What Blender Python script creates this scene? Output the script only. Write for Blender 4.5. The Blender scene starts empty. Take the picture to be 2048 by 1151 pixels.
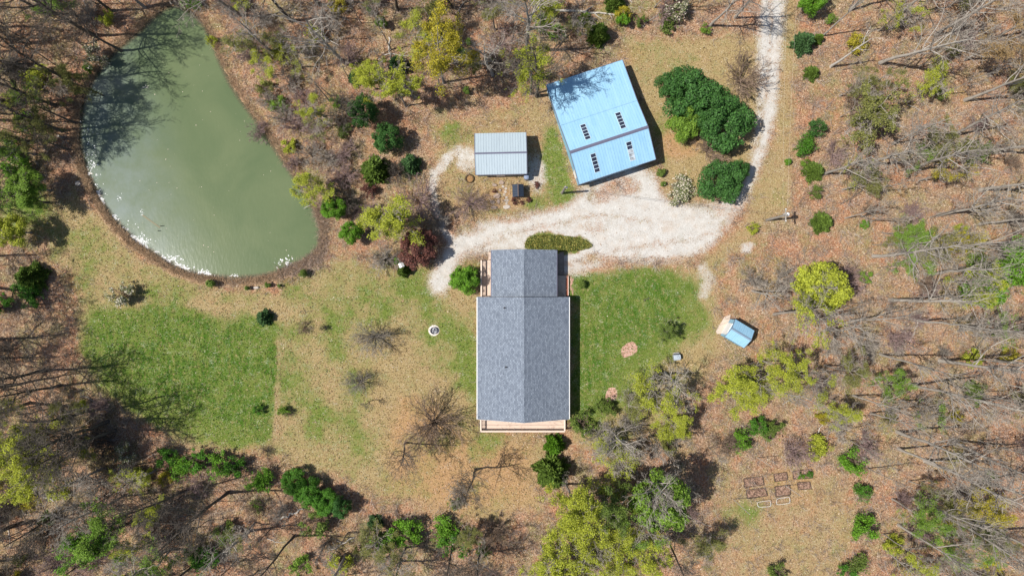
import bpy, math, random
import numpy as np
from mathutils import Vector

# ------------------------------------------------------------------ camera, sky, sun
S, H = 0.06, 82.0                        # metres per photo pixel on the ground, height of the drone
scene = bpy.context.scene
col = scene.collection
cam_d = bpy.data.cameras.new("drone_camera")
cam = bpy.data.objects.new("drone_camera", cam_d); col.objects.link(cam)
cam.location = (0, 0, H); cam.rotation_euler = (0, 0, 0)
cam_d.angle = 2 * math.atan(1024 * S / H)
cam_d.clip_end = 5000; cam_d.clip_start = 1
scene.camera = cam

SUN_EL, SUN_AZ = 59.0, 184.5             # azimuth counted anticlockwise from +X (the sun stands to the left)
w = bpy.data.worlds.new("World"); scene.world = w; w.use_nodes = True
wn = w.node_tree.nodes; wl = w.node_tree.links
bg = wn["Background"]
sky = wn.new("ShaderNodeTexSky"); sky.sky_type = 'NISHITA'; sky.sun_disc = False
sky.sun_elevation = math.radians(SUN_EL); sky.sun_rotation = math.radians(90 - SUN_AZ)
sky.air_density = 1.0; sky.dust_density = 1.2; sky.ozone_density = 1.0
wl.new(sky.outputs[0], bg.inputs[0]); bg.inputs[1].default_value = 0.08
sd = bpy.data.lights.new("sun", 'SUN'); sd.energy = 4.6; sd.angle = math.radians(0.5); sd.color = (1.0, 0.95, 0.87)
sun = bpy.data.objects.new("sun", sd); col.objects.link(sun)
e, a = math.radians(SUN_EL), math.radians(SUN_AZ)
sv = Vector((math.cos(e) * math.cos(a), math.cos(e) * math.sin(a), math.sin(e)))
sun.rotation_euler = sv.to_track_quat('Z', 'Y').to_euler(); sun.location = sv * 120
scene.view_settings.view_transform = 'Standard'; scene.view_settings.look = 'None'
scene.view_settings.exposure = 0.6; scene.view_settings.gamma = 1.0
scene.cycles.max_bounces = 6; scene.cycles.transparent_max_bounces = 6

# ------------------------------------------------------------------ helpers
def W(px, py, z=0.0):
    """photo pixel at height z -> world point"""
    k = S * (H - z) / H
    return Vector(((px - 1024) * k, (575.5 - py) * k, z))

def tag(o, label=None, cat=None, group=None, kind=None):
    if label: o["label"] = label
    if cat: o["category"] = cat
    if group: o["group"] = group
    if kind: o["kind"] = kind
    return o

def empty(name, loc, rz=0.0, **kw):
    o = bpy.data.objects.new(name, None); col.objects.link(o)
    o.location = loc; o.rotation_euler = (0, 0, rz); o.empty_display_size = 0.3
    return tag(o, **kw)

def link(name, me, mat=None, parent=None, **kw):
    o = bpy.data.objects.new(name, me); col.objects.link(o)
    if mat is not None:
        if len(me.materials) == 0: me.materials.append(mat)
        elif me.materials[0] is not mat:
            o.material_slots[0].link = 'OBJECT'; o.material_slots[0].material = mat
    if parent is not None: o.parent = parent
    return tag(o, **kw)

def np_mesh(name, V, Q, smooth=False):
    me = bpy.data.meshes.new(name)
    V = np.ascontiguousarray(V, np.float32); Q = np.ascontiguousarray(Q, np.int32)
    k = Q.shape[1]
    me.vertices.add(len(V)); me.vertices.foreach_set("co", V.ravel())
    me.loops.add(Q.size); me.loops.foreach_set("vertex_index", Q.ravel())
    me.polygons.add(len(Q)); me.polygons.foreach_set("loop_start", np.arange(0, Q.size, k, dtype=np.int32))
    me.polygons.foreach_set("use_smooth", np.full(len(Q), smooth, dtype=bool))
    me.update(calc_edges=True)
    return me

def join_np(parts):
    vs, qs, n = [], [], 0
    for V, Q in parts:
        vs.append(V); qs.append(Q + n); n += len(V)
    return np.concatenate(vs), np.concatenate(qs)

class MB:
    """collects boxes, quads and rods; build() links them as one mesh object"""
    def __init__(s): s.v, s.f = [], []
    def poly(s, pts):
        n = len(s.v); s.v += [tuple(p) for p in pts]; s.f.append(list(range(n, n + len(pts)))); return s
    def prism(s, poly, vec):
        n, k = len(s.v), len(poly); vec = Vector(vec)
        s.v += [tuple(Vector(p)) for p in poly] + [tuple(Vector(p) + vec) for p in poly]
        s.f.append(list(range(n, n + k))[::-1]); s.f.append(list(range(n + k, n + 2 * k)))
        for i in range(k):
            j = (i + 1) % k; s.f.append([n + i, n + j, n + k + j, n + k + i])
        return s
    def box(s, x0, x1, y0, y1, z0, z1):
        return s.prism([(x0, y0, z0), (x1, y0, z0), (x1, y1, z0), (x0, y1, z0)], (0, 0, z1 - z0))
    def rod(s, p, q, r0, r1=None, m=8):
        p, q = Vector(p), Vector(q); r1 = r0 if r1 is None else r1
        t = (q - p).normalized(); a = Vector((0, 0, 1)) if abs(t.z) < .9 else Vector((1, 0, 0))
        u = t.cross(a).normalized(); v = t.cross(u); n = len(s.v)
        for c, r in ((p, r0), (q, r1)):
            for i in range(m):
                g = 2 * math.pi * i / m; s.v.append(tuple(c + u * (r * math.cos(g)) + v * (r * math.sin(g))))
        for i in range(m):
            j = (i + 1) % m; s.f.append([n + i, n + j, n + m + j, n + m + i])
        s.f.append(list(range(n, n + m))[::-1]); s.f.append(list(range(n + m, n + 2 * m)))
        return s
    def lathe(s, cx, cy, prof, m=24):
        n = len(s.v)
        for r, z in prof:
            for i in range(m):
                g = 2 * math.pi * i / m; s.v.append((cx + r * math.cos(g), cy + r * math.sin(g), z))
        for k in range(len(prof) - 1):
            for i in range(m):
                j = (i + 1) % m; s.f.append([n + k * m + i, n + k * m + j, n + (k + 1) * m + j, n + (k + 1) * m + i])
        return s
    def build(s, name, mat, parent=None, bevel=0.0, smooth=False, **kw):
        me = bpy.data.meshes.new(name); me.from_pydata(s.v, [], s.f); me.update()
        import bmesh
        bm = bmesh.new(); bm.from_mesh(me); bmesh.ops.recalc_face_normals(bm, faces=bm.faces)
        if bevel: bmesh.ops.bevel(bm, geom=bm.edges[:], offset=bevel, segments=2, affect='EDGES', profile=.6)
        if smooth:
            for f in bm.faces: f.smooth = True
        bm.to_mesh(me); bm.free()
        return link(name, me, mat, parent, **kw)

# numpy value noise, 0..1
def vnoise(x, y, scale, seed):
    g = np.random.RandomState(seed).rand(256, 256)
    fx, fy = x / scale + 37.3, y / scale + 91.7
    ix, iy = np.floor(fx).astype(int), np.floor(fy).astype(int)
    tx, ty = fx - ix, fy - iy; tx = tx * tx * (3 - 2 * tx); ty = ty * ty * (3 - 2 * ty)
    a = g[ix % 256, iy % 256]; b = g[(ix + 1) % 256, iy % 256]; c = g[ix % 256, (iy + 1) % 256]; d = g[(ix + 1) % 256, (iy + 1) % 256]
    return (a * (1 - tx) + b * tx) * (1 - ty) + (c * (1 - tx) + d * tx) * ty
def fbm(x, y, scale, seed, n=4):
    r, t, a = 0, 0, 1.0
    for i in range(n):
        r = r + a * vnoise(x, y, scale / 2 ** i, seed + i); t += a; a *= .55
    return r / t
def sstep(x, a, b):
    t = np.clip((x - a) / (b - a), 0, 1); return t * t * (3 - 2 * t)
def sdf(poly, x, y):
    """signed distance (pixels), negative inside"""
    P = np.asarray(poly, float); d = np.full(x.shape, 1e9); ins = np.zeros(x.shape, bool)
    for i in range(len(P)):
        ax, ay = P[i]; bx, by = P[(i + 1) % len(P)]
        ex, ey = bx - ax, by - ay; wx, wy = x - ax, y - ay
        t = np.clip((wx * ex + wy * ey) / (ex * ex + ey * ey + 1e-9), 0, 1)
        d = np.minimum(d, (wx - ex * t) ** 2 + (wy - ey * t) ** 2)
        c = ((ay <= y) != (by <= y))
        with np.errstate(divide='ignore', invalid='ignore'):
            c &= x < ax + (y - ay) / (by - ay + (1e-12 if by == ay else 0)) * ex
        ins ^= c
    return np.where(ins, -1, 1) * np.sqrt(d)
def sm_poly(P, it=2):
    """corner cutting: a smooth closed outline"""
    P = np.asarray(P, float)
    for _ in range(it):
        Q = np.roll(P, -1, 0); P = np.stack([P * .75 + Q * .25, P * .25 + Q * .75], 1).reshape(-1, 2)
    return P

# ------------------------------------------------------------------ materials
class NT:
    def __init__(s, name):
        s.m = bpy.data.materials.new(name); s.m.use_nodes = True
        s.n = s.m.node_tree.nodes; s.l = s.m.node_tree.links
        s.b = s.n["Principled BSDF"]; s.out = s.n["Material Output"]
    def set(s, **kw):
        for k, v in kw.items():
            i = s.b.inputs[k.replace('_', ' ')]
            if hasattr(v, 'is_linked'): s.l.new(v, i)
            else: i.default_value = v if not isinstance(v, tuple) else (*v, 1)[:4]
        return s
    def geo(s, out="Position"):
        return s.n.new("ShaderNodeNewGeometry").outputs[out]
    def objco(s): return s.n.new("ShaderNodeTexCoord").outputs["Object"]
    def mapping(s, v, scale=(1, 1, 1), rot=(0, 0, 0)):
        m = s.n.new("ShaderNodeMapping"); s.l.new(v, m.inputs[0]); m.inputs["Scale"].default_value = scale; m.inputs["Rotation"].default_value = rot
        return m.outputs[0]
    def noise(s, v, scale, detail=3, rough=.6, dist=0):
        t = s.n.new("ShaderNodeTexNoise"); s.l.new(v, t.inputs["Vector"])
        t.inputs["Scale"].default_value = scale; t.inputs["Detail"].default_value = detail
        t.inputs["Roughness"].default_value = rough; t.inputs["Distortion"].default_value = dist
        return t.outputs["Fac"]
    def voro(s, v, scale, out="Color"):
        t = s.n.new("ShaderNodeTexVoronoi"); s.l.new(v, t.inputs["Vector"]); t.inputs["Scale"].default_value = scale
        return t.outputs[out]
    def math(s, op, a, b=None, clamp=False):
        t = s.n.new("ShaderNodeMath"); t.operation = op; t.use_clamp = clamp
        for i, x in enumerate((a, b)):
            if x is None: continue
            if hasattr(x, 'is_linked'): s.l.new(x, t.inputs[i])
            else: t.inputs[i].default_value = x
        return t.outputs[0]
    def ramp(s, f, stops, interp='LINEAR'):
        r = s.n.new("ShaderNodeValToRGB"); s.l.new(f, r.inputs[0]); r.color_ramp.interpolation = interp
        el = r.color_ramp.elements
        while len(el) < len(stops): el.new(.5)
        for x, (p, c) in zip(el, stops): x.position = p; x.color = (*c, 1) if len(c) == 3 else c
        return r.outputs[0]
    def mix(s, f, a, b, mode='MIX'):
        t = s.n.new("ShaderNodeMix"); t.data_type = 'RGBA'; t.blend_type = mode
        for i, x in ((0, f), (6, a), (7, b)):
            if hasattr(x, 'is_linked'): s.l.new(x, t.inputs[i])
            elif isinstance(x, tuple): t.inputs[i].default_value = (*x, 1)
            else: t.inputs[i].default_value = x
        return t.outputs[2]
    def attr(s, name):
        t = s.n.new("ShaderNodeAttribute"); t.attribute_name = name
        q = s.n.new("ShaderNodeSeparateColor"); s.l.new(t.outputs["Color"], q.inputs[0])
        return q.outputs[0], q.outputs[1], q.outputs[2], t.outputs["Alpha"]
    def bump(s, h, dist=.05, strength=.6):
        t = s.n.new("ShaderNodeBump"); t.inputs["Distance"].default_value = dist; t.inputs["Strength"].default_value = strength
        s.l.new(h, t.inputs["Height"]); s.l.new(t.outputs[0], s.b.inputs["Normal"]); return s

def leaf_mat(name, c, var=.45, tr=.35, hue=(1.05, 1.0, .9)):
    """leaves: every leaf its own tone, some light through the blade"""
    t = NT(name); r = t.geo("Random Per Island")
    lo = tuple(x * (1 - var) for x in c); hi = tuple(min(.9, x * (1 + var) * h) for x, h in zip(c, hue))
    cc = t.ramp(r, [(0, lo), (.5, c), (1, hi)])
    t.set(Base_Color=cc, Roughness=.6); t.b.inputs["Specular IOR Level"].default_value = .25
    tl = t.n.new("ShaderNodeBsdfTranslucent"); t.l.new(cc, tl.inputs[0])
    mx = t.n.new("ShaderNodeMixShader"); mx.inputs[0].default_value = tr
    t.l.new(t.b.outputs[0], mx.inputs[1]); t.l.new(tl.outputs[0], mx.inputs[2]); t.l.new(mx.outputs[0], t.out.inputs[0])
    return t.m

def bark_mat(name, c0, c1, scale=5):
    t = NT(name); p = t.mapping(t.objco(), (scale, scale, scale * .25))
    n = t.noise(p, 1.0, 4, .7)
    big = t.noise(t.objco(), .5, 2)
    cc = t.mix(t.math('MULTIPLY', big, .5), t.ramp(n, [(.3, c0), (.7, c1)]), tuple(x * .6 for x in c0))
    t.set(Base_Color=cc, Roughness=.9); t.b.inputs["Specular IOR Level"].default_value = .1
    t.bump(n, .03, .5)
    return t.m

def plain_mat(name, c, rough=.6, var=.15, scale=3.0, metal=0.0, spec=.4):
    t = NT(name); n = t.noise(t.objco(), scale, 4, .65)
    n2 = t.noise(t.objco(), scale * 9, 2, .6)
    f = t.math('ADD', t.math('MULTIPLY', n, .7), t.math('MULTIPLY', n2, .3))
    cc = t.ramp(f, [(.3, tuple(x * (1 - var) for x in c)), (.7, tuple(min(.95, x * (1 + var)) for x in c))])
    t.set(Base_Color=cc, Roughness=rough, Metallic=metal); t.b.inputs["Specular IOR Level"].default_value = spec
    return t.m
# ------------------------------------------------------------------ ground, pond
POND = sm_poly([(352,10),(385,26),(414,62),(428,100),(446,145),(468,185),(500,228),(525,262),(550,302),(572,335),(592,362),(612,395),(628,422),(638,452),(640,484),(628,506),(604,522),(580,532),(555,542),(525,550),(490,554),(455,554),(420,551),(385,544),(355,533),(325,516),(298,500),(272,482),(248,460),(228,438),(208,412),(194,386),(180,360),(168,330),(160,298),(156,262),(160,230),(166,198),(180,165),(200,135),(225,105),(252,84),(282,58),(312,28),(335,13)], 2)
DRIVE = sm_poly([(1522,-40),(1571,-40),(1568,60),(1561,120),(1558,185),(1550,240),(1531,300),(1514,350),(1497,392),(1475,428),(1450,462),(1420,495),(1385,514),(1340,525),(1290,524),(1240,528),(1180,541),(1137,550),(1110,552),(1100,530),(1060,505),(985,505),(955,508),(925,518),(905,545),(896,585),(866,589),(856,570),(862,545),(882,520),(890,498),(905,475),(940,452),(990,435),(1050,428),(1110,420),(1145,405),(1160,380),(1200,352),(1240,338),(1285,332),(1308,348),(1318,372),(1330,400),(1385,410),(1430,412),(1468,392),(1490,350),(1505,300),(1514,240),(1516,180),(1514,120),(1518,60)], 1)
ISLAND = sm_poly([(1046,497),(1050,478),(1070,468),(1110,468),(1150,472),(1180,482),(1188,492),(1176,500),(1140,505),(1100,505),(1060,505)], 2)

def pond_z(d):
    d = d - 3
    """ground height from the distance to the shore, in photo pixels"""
    return -0.46 * (1 - sstep(d, -2, 5)) - 1.3 * (1 - sstep(d, -45, 0))
def ground_z(px, py):
    return float(pond_z(sdf(POND, np.array([float(px)]), np.array([float(py)])))[0])

def axis_lines(n, lo, hi, far):
    core = np.linspace(lo, hi, n); s = core[1] - core[0]; out = [0.0]
    st = s
    while out[-1] < far: st *= 1.35; out.append(out[-1] + st)
    o = np.array(out[1:]); return np.concatenate([lo - o[::-1], core, hi + o])
gx = axis_lines(610, -190, 2238, 20000); gy = axis_lines(372, -160, 1311, 20000)
GX, GY = np.meshgrid(gx, gy)                                        # photo pixels on the ground
wx = GX + 22 * (fbm(GX, GY, 60, 5) - .5) + 6 * (vnoise(GX, GY, 9, 6) - .5)
wy = GY + 22 * (fbm(GX, GY, 60, 15) - .5) + 6 * (vnoise(GX, GY, 9, 16) - .5)
pd = sdf(POND, GX + 5 * (vnoise(GX, GY, 14, 3) - .5), GY + 5 * (vnoise(GX, GY, 14, 4) - .5))
GZ = pond_z(pd) + np.where(pd > 12, .10 * (fbm(GX, GY, 45, 9) - .5), 0)
def pz(poly, s=1.0, f=15, warp=True):
    return s * (1 - sstep(sdf(poly, wx if warp else GX, wy if warp else GY), -f, f))
def spot(x, y, rx, ry=None, s=1.0, f=.5):
    ry = ry or rx; return s * (1 - sstep(np.hypot((wx - x) / rx, (wy - y) / ry), 1 - f, 1 + f * .6))
def band(pts, wd, s=1.0, f=6):
    d = np.full(GX.shape, 1e9)
    for (ax, ay), (bx, by) in zip(pts[:-1], pts[1:]):
        ex, ey = bx - ax, by - ay; t = np.clip(((wx - ax) * ex + (wy - ay) * ey) / (ex * ex + ey * ey), 0, 1)
        d = np.minimum(d, np.hypot(wx - ax - ex * t, wy - ay - ey * t))
    return s * (1 - sstep(d, wd - f, wd + f))
def mx(*a):
    r = a[0]
    for b in a[1:]: r = np.maximum(r, b)
    return r
low = fbm(GX, GY, 120, 21); mid = fbm(GX, GY, 40, 31)
blotch = fbm(GX, GY, 46, 61, 5); blotch2 = fbm(GX + 500, GY, 22, 65, 4)
green = mx(pz([(190,612),(300,606),(420,628),(500,638),(560,648),(557,740),(546,872),(480,890),(400,885),(330,860),(250,815),(195,765),(165,690)], 1.05, 26) * (1 - sstep(GX + 3 * (vnoise(GX, GY, 5, 77) - .5) + (GY - 650) * .045, 554, 559)),
    pz([(1140,556),(1240,538),(1345,532),(1400,565),(1405,640),(1360,690),(1320,740),(1290,800),(1240,830),(1180,850),(1140,830)], .98, 24),
    pz([(560,560),(700,520),(860,535),(900,600),(955,620),(955,780),(900,760),(800,650),(700,680),(600,640)], .58, 40),
    pz([(640,650),(720,690),(740,900),(680,960),(600,880)], .42, 40), pz([(560,640),(620,640),(640,760),(580,900),(556,880)], .36, 25),
    pz([(90,470),(175,440),(260,540),(420,585),(560,580),(640,560),(620,600),(420,612),(280,610),(190,610),(110,540)], .36, 25),
    pz([(1085,262),(1112,262),(1155,390),(1140,405),(1060,424),(1045,415),(1085,380)], .85, 12), spot(905, 265, 36, 26, .6),
    pz([(1150,830),(1240,800),(1310,880),(1180,920)], .34, 30), spot(1470, 1030, 50, 30, .45), spot(970, 870, 60, 20, .4), spot(1330, 110, 70, 40, .32),
    spot(1000, 425, 40, 10, .5), spot(60, 430, 70, 60, .55), spot(640, 190, 60, 70, .22), spot(940, 470, 40, 30, .25), spot(1850, 1060, 80, 50, .35),
    spot(930, 540, 40, 35, .55), spot(620, 300, 40, 90, .25), spot(1160, 500, 20, 8, .3), pz([(840,880),(960,860),(1010,900),(930,930)], .35, 30))
green = green + .30 * sstep(low, .55, .75) * sstep(mid, .35, .7) * (sdf(DRIVE, GX, GY) > 30)
dry = mx(pz([(535,600),(760,540),(960,540),(960,870),(1080,880),(1085,1010),(960,1040),(880,1020),(700,970),(540,905),(380,900),(430,860),(545,880)], .85, 30),
    pz([(150,380),(205,430),(280,510),(400,575),(560,585),(700,510),(770,560),(560,640),(420,630),(250,610),(100,520),(100,440)], .85, 20),
    pz([(1250,75),(1530,70),(1515,400),(1330,400),(1310,320),(1250,120)], .85, 25),
    pz([(1562,-40),(1602,-40),(1592,200),(1578,420),(1500,480),(1425,540),(1440,640),(1420,760),(1340,760),(1375,560),(1480,440),(1540,300)], .72, 20),
    pz([(1450,970),(1620,930),(1705,960),(1715,1060),(1690,1180),(1440,1180),(1420,1060)], .55, 30),
    pz([(1140,540),(1420,540),(1440,700),(1340,820),(1200,900),(1140,880)], .9, 25), pz([(860,250),(1100,180),(1160,380),(1110,430),(950,445),(870,420)], .6, 25),
    pz([(170,560),(560,600),(560,900),(400,900),(200,800),(150,650)], .85, 25))
dirt = mx(pz([(800,780),(880,790),(950,850),(1070,880),(1080,1010),(900,1040),(760,980),(760,860)], .72, 45), spot(745, 300, 24, 20, .7), spot(1042, 400, 40, 22, .55), spot(1360, 285, 55, 40, .75),
    spot(1287, 597, 16, 14, .8), spot(820, 800, 26, 20, .7), spot(660, 560, 20, 14, .3), spot(1575, 960, 70, 30, .55), spot(985, 385, 50, 28, .45), spot(1265, 110, 40, 22, .5),
    pz([(640,520),(700,500),(690,480),(660,520),(600,545)], .45, 14), band([(1130,552),(1240,532),(1340,530),(1420,505),(1490,430)], 6, .5, 6))
mulch = mx(spot(1258, 696, 17, 16, 1, .2), spot(1222, 790, 13, 17, .8, .3), spot(1143, 573, 4, 22, .7, .3))
dd = sdf(DRIVE, GX + 9 * (fbm(GX, GY, 14, 41) - .5), GY + 9 * (fbm(GX, GY, 14, 51) - .5))
isl = sdf(ISLAND, wx, wy)
gravel = (1 - sstep(dd, -19, 15)) * sstep(isl, -3, 4)
gravel = mx(gravel, band([(918,302),(886,320),(866,345),(862,380),(870,420),(884,455),(900,480)], 9, .75, 7), spot(935, 320, 22, 26, .7), spot(1075, 350, 22, 40, .7), spot(1492, 490, 18, 12, .8), band([(1405,535),(1415,560),(1403,590)], 10, .55, 9), spot(1440, 655, 14, 10, .5),
    band([(1522,-40),(1540,80),(1535,200),(1510,320)], 10, .4, 8)) * (pd > 14)
gravel *= 1 - .62 * mx(band([(1545,-40),(1540,100),(1533,190),(1517,280),(1500,330)], 4, .8, 5), band([(1480,380),(1440,455),(1380,480),(1290,490),(1220,500)], 4, .8, 10), band([(1300,440),(1200,430),(1100,455),(990,475),(920,510)], 5, .75, 10), spot(1020, 440, 50, 12, .8), spot(1430, 425, 30, 14, .5), spot(1340, 515, 60, 8, .7), spot(1240, 372, 50, 22, 1), spot(1195, 390, 34, 18, .9), spot(1200, 522, 70, 12, 1.1), spot(1190, 455, 30, 14, .6), spot(930, 455, 40, 14, .7), band([(1130,530),(1200,515),(1280,505)], 5, .8, 5))
dusty = spot(1300, 455, 170, 60, 1, .8)
bl = np.clip((.6 * blotch + .4 * blotch2 - .5) * 3.2, -1, 1)       # patchy growth
fieldy = np.clip(pz([(150,600),(300,602),(420,625),(560,648),(557,740),(546,872),(400,885),(255,815),(190,700)], 1, 20) + pz([(1140,545),(1345,532),(1400,565),(1360,690),(1240,830),(1140,840)], 1, 20), 0, 1)
green = np.where(green > .05, green * (1 + (.55 - .33 * fieldy) * bl), green) + .34 * np.clip(dry - gravel, 0, 1) * sstep(bl, -.2, .5) * (GX < 1430) * (pd > 22)
dirt = np.maximum(dirt, .42 * np.clip(dry, 0, 1) * sstep(fbm(GX + 900, GY, 34, 91, 5), .52, .68))
green = mx(green * (1 - gravel), .9 * (1 - sstep(isl, -3, 3)))
shore = (1 - sstep(pd, 2, 9)) * .9
berm = (1 - sstep(pd, 12, 30)) * sstep(GY, 330, 440) * .75
lush = np.clip(pz([(190,620),(300,612),(565,655),(560,800),(540,870),(470,860),(300,780),(200,740)], 1.3, 40) + pz([(1140,545),(1330,535),(1390,580),(1330,660),(1230,740),(1190,840),(1140,830)], 1.15, 30), 0, 1) * (.35 + .65 * sstep(fbm(GX, GY, 30, 81), .36, .56))
pink = sstep(fbm(GX, GY, 160, 71), .35, .65)

k = S
verts = np.stack([(GX - 1024) * k, (575.5 - GY) * k, GZ], -1).reshape(-1, 3)
ny, nx = GX.shape
ii = (np.arange(ny - 1)[:, None] * nx + np.arange(nx - 1)[None]).ravel()
gme = np_mesh("ground", verts, np.stack([ii, ii + nx, ii + nx + 1, ii + 1], 1)[:, ::-1], True)
def vcol(me, name, *ch):
    at = me.color_attributes.new(name, 'FLOAT_COLOR', 'POINT')
    at.data.foreach_set("color", np.stack([np.broadcast_to(c, GX.shape) if c is not None else np.zeros(GX.shape) for c in ch], -1).astype(np.float32).ravel())
vcol(gme, "cover", np.clip(green, 0, 1), np.clip(dry, 0, 1), np.clip(dirt, 0, 1), np.clip(gravel, 0, 1))
wet = (1 - sstep(pd, 1.5, 5.5)) * (.55 + .75 * vnoise(GX, GY, 16, 93))
vcol(gme, "cover_wet", np.clip(wet, 0, 1), None, None, None)
vcol(gme, "cover_more", mx(shore, berm), np.clip(mulch, 0, 1), np.clip(lush, 0, 1), np.clip(pink, 0, 1))

t = NT("ground_cover"); P = t.geo()
g_, d_, o_, r_ = t.attr("cover"); s_, m_, l_, k_ = t.attr("cover_more")
fine = t.noise(P, 6.5, 4, .75); mid_ = t.noise(P, 1.1, 4, .65); big_ = t.noise(P, .22, 4, .65); tiny = t.noise(P, 17, 2, .7)
cell = t.voro(P, 10); sc = t.n.new("ShaderNodeSeparateColor"); t.l.new(cell, sc.inputs[0])
cell2 = t.voro(P, 17); sc2 = t.n.new("ShaderNodeSeparateColor"); t.l.new(cell2, sc2.inputs[0])
def blend(a, wa, b, wb): return t.math('ADD', t.math('MULTIPLY', a, wa), t.math('MULTIPLY', b, wb))
lf = blend(blend(sc.outputs[0], .45, sc2.outputs[1], .35), 1, fine, .35)
litterA = t.ramp(lf, [(.10, (.060, .030, .016)), (.42, (.210, .112, .064)), (.66, (.330, .195, .120)), (.95, (.52, .385, .27))])
litterB = t.ramp(lf, [(.10, (.065, .042, .022)), (.42, (.190, .122, .070)), (.66, (.305, .212, .130)), (.95, (.49, .39, .28))])
rusty = t.ramp(lf, [(.10, (.085, .036, .018)), (.42, (.25, .108, .056)), (.66, (.36, .18, .10)), (.95, (.50, .34, .22))])
litter = t.mix(k_, litterB, litterA)
litter = t.mix(t.ramp(t.noise(P, .33, 4, .7, .4), [(.44, (0, 0, 0)), (.62, (.95, .95, .95))]), litter, rusty)
litter = t.mix(t.ramp(t.noise(t.mapping(P, (1, 1, 1), (0, 0, .6)), .42, 6, .75, .5), [(.52, (0, 0, 0)), (.64, (.62, .62, .62))]), litter, t.ramp(lf, [(.15, (.045, .028, .018)), (.6, (.14, .085, .052)), (.95, (.30, .21, .14))]))
mossn = t.math('MULTIPLY', t.ramp(t.noise(t.mapping(P, (1, 1, 1), (0, 0, 1.1)), .27, 5, .72, .3), [(.47, (0, 0, 0)), (.64, (1, 1, 1))]), .7)
litter = t.mix(mossn, litter, t.ramp(lf, [(.15, (.070, .068, .022)), (.55, (.185, .175, .070)), (.9, (.33, .30, .15))]))
litter = t.mix(t.math('MULTIPLY', t.ramp(mid_, [(.42, (0, 0, 0)), (.7, (1, 1, 1))]), .55), litter, t.mix(.45, litter, (.12, .08, .06)))
df = blend(blend(fine, .6, tiny, .35), 1, sc2.outputs[0], .2)
dryc = t.ramp(df, [(.30, (.105, .080, .032)), (.55, (.250, .185, .088)), (.72, (.370, .285, .150)), (.92, (.50, .42, .26))])
gfv = blend(blend(fine, .65, tiny, .4), 1, mid_, .12)
greenA = t.ramp(gfv, [(.33, (.035, .060, .009)), (.55, (.100, .138, .025)), (.72, (.170, .198, .046)), (.9, (.30, .28, .11))])
greenB = t.ramp(gfv, [(.33, (.012, .036, .003)), (.55, (.038, .092, .008)), (.72, (.078, .145, .017)), (.9, (.18, .21, .06))])
streak = t.noise(t.mapping(P, (2.2, .7, 1), (0, 0, .25)), .9, 5, .72)
greenc = t.mix(t.math('MULTIPLY', l_, t.ramp(streak, [(.36, (0, 0, 0)), (.56, (1, 1, 1))])), greenA, greenB)
strawp = t.ramp(t.noise(P, 2.4, 4, .75), [(.54, (0, 0, 0)), (.68, (.75, .75, .75))])
greenc = t.mix(strawp, greenc, dryc)
dirtc = t.ramp(df, [(.3, (.16, .085, .035)), (.6, (.34, .20, .098)), (.9, (.50, .35, .21))])
gvc = blend(blend(sc2.outputs[2], .28, tiny, .35), 1, mid_, .55)
gravelc = t.ramp(gvc, [(.10, (.21, .196, .175)), (.40, (.37, .352, .325)), (.70, (.455, .440, .415)), (1, (.60, .59, .57))])
gravelc = t.mix(t.math('MULTIPLY', t.ramp(t.noise(P, .45, 6, .75), [(.5, (0, 0, 0)), (.66, (1, 1, 1))]), .6), gravelc, t.mix(.5, gravelc, (.38, .27, .18)))
shorec = t.ramp(lf, [(.15, (.12, .074, .042)), (.5, (.28, .175, .095)), (.8, (.42, .295, .18))])
mulchc = t.ramp(lf, [(.2, (.20, .105, .075)), (.6, (.42, .25, .19)), (.9, (.55, .38, .31))])
def edge(mask, nz, amt=.9, lo=.35, hi=.62):
    x = t.math('ADD', mask, t.math('MULTIPLY', t.math('SUBTRACT', nz, .5), amt))
    return t.ramp(x, [(lo, (0, 0, 0)), (hi, (1, 1, 1))])
nz1 = blend(mid_, .55, fine, .45); nz2 = blend(big_, .4, nz1, .6)
c = t.mix(edge(d_, nz2, 2.4, .2, .75), litter, dryc)
c = t.mix(edge(o_, nz1, 1.4, .3, .8), c, dirtc)
nz3 = blend(big_, .45, blend(mid_, .55, fine, .45), .55)
c = t.mix(edge(g_, nz3, 3.2, .12, .85), c, greenc)
c = t.mix(edge(s_, nz1, .8), c, shorec)
c = t.mix(edge(m_, nz1, .7), c, mulchc)
c = t.mix(edge(r_, blend(nz1, .6, fine, .4), 3.2, .12, .86), c, gravelc)
w_, _, _, _ = t.attr("cover_wet")
c = t.mix(edge(w_, nz1, .9, .35, .6), c, t.ramp(lf, [(.2, (.014, .010, .007)), (.6, (.040, .028, .018)), (.95, (.13, .09, .06))]))
t.set(Base_Color=c, Roughness=.95); t.b.inputs["Specular IOR Level"].default_value = .08
t.bump(blend(lf, .6, fine, .8), .07, .75)
GROUND = t.m
tag(link("ground", gme, t.m), kind="structure")

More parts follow.
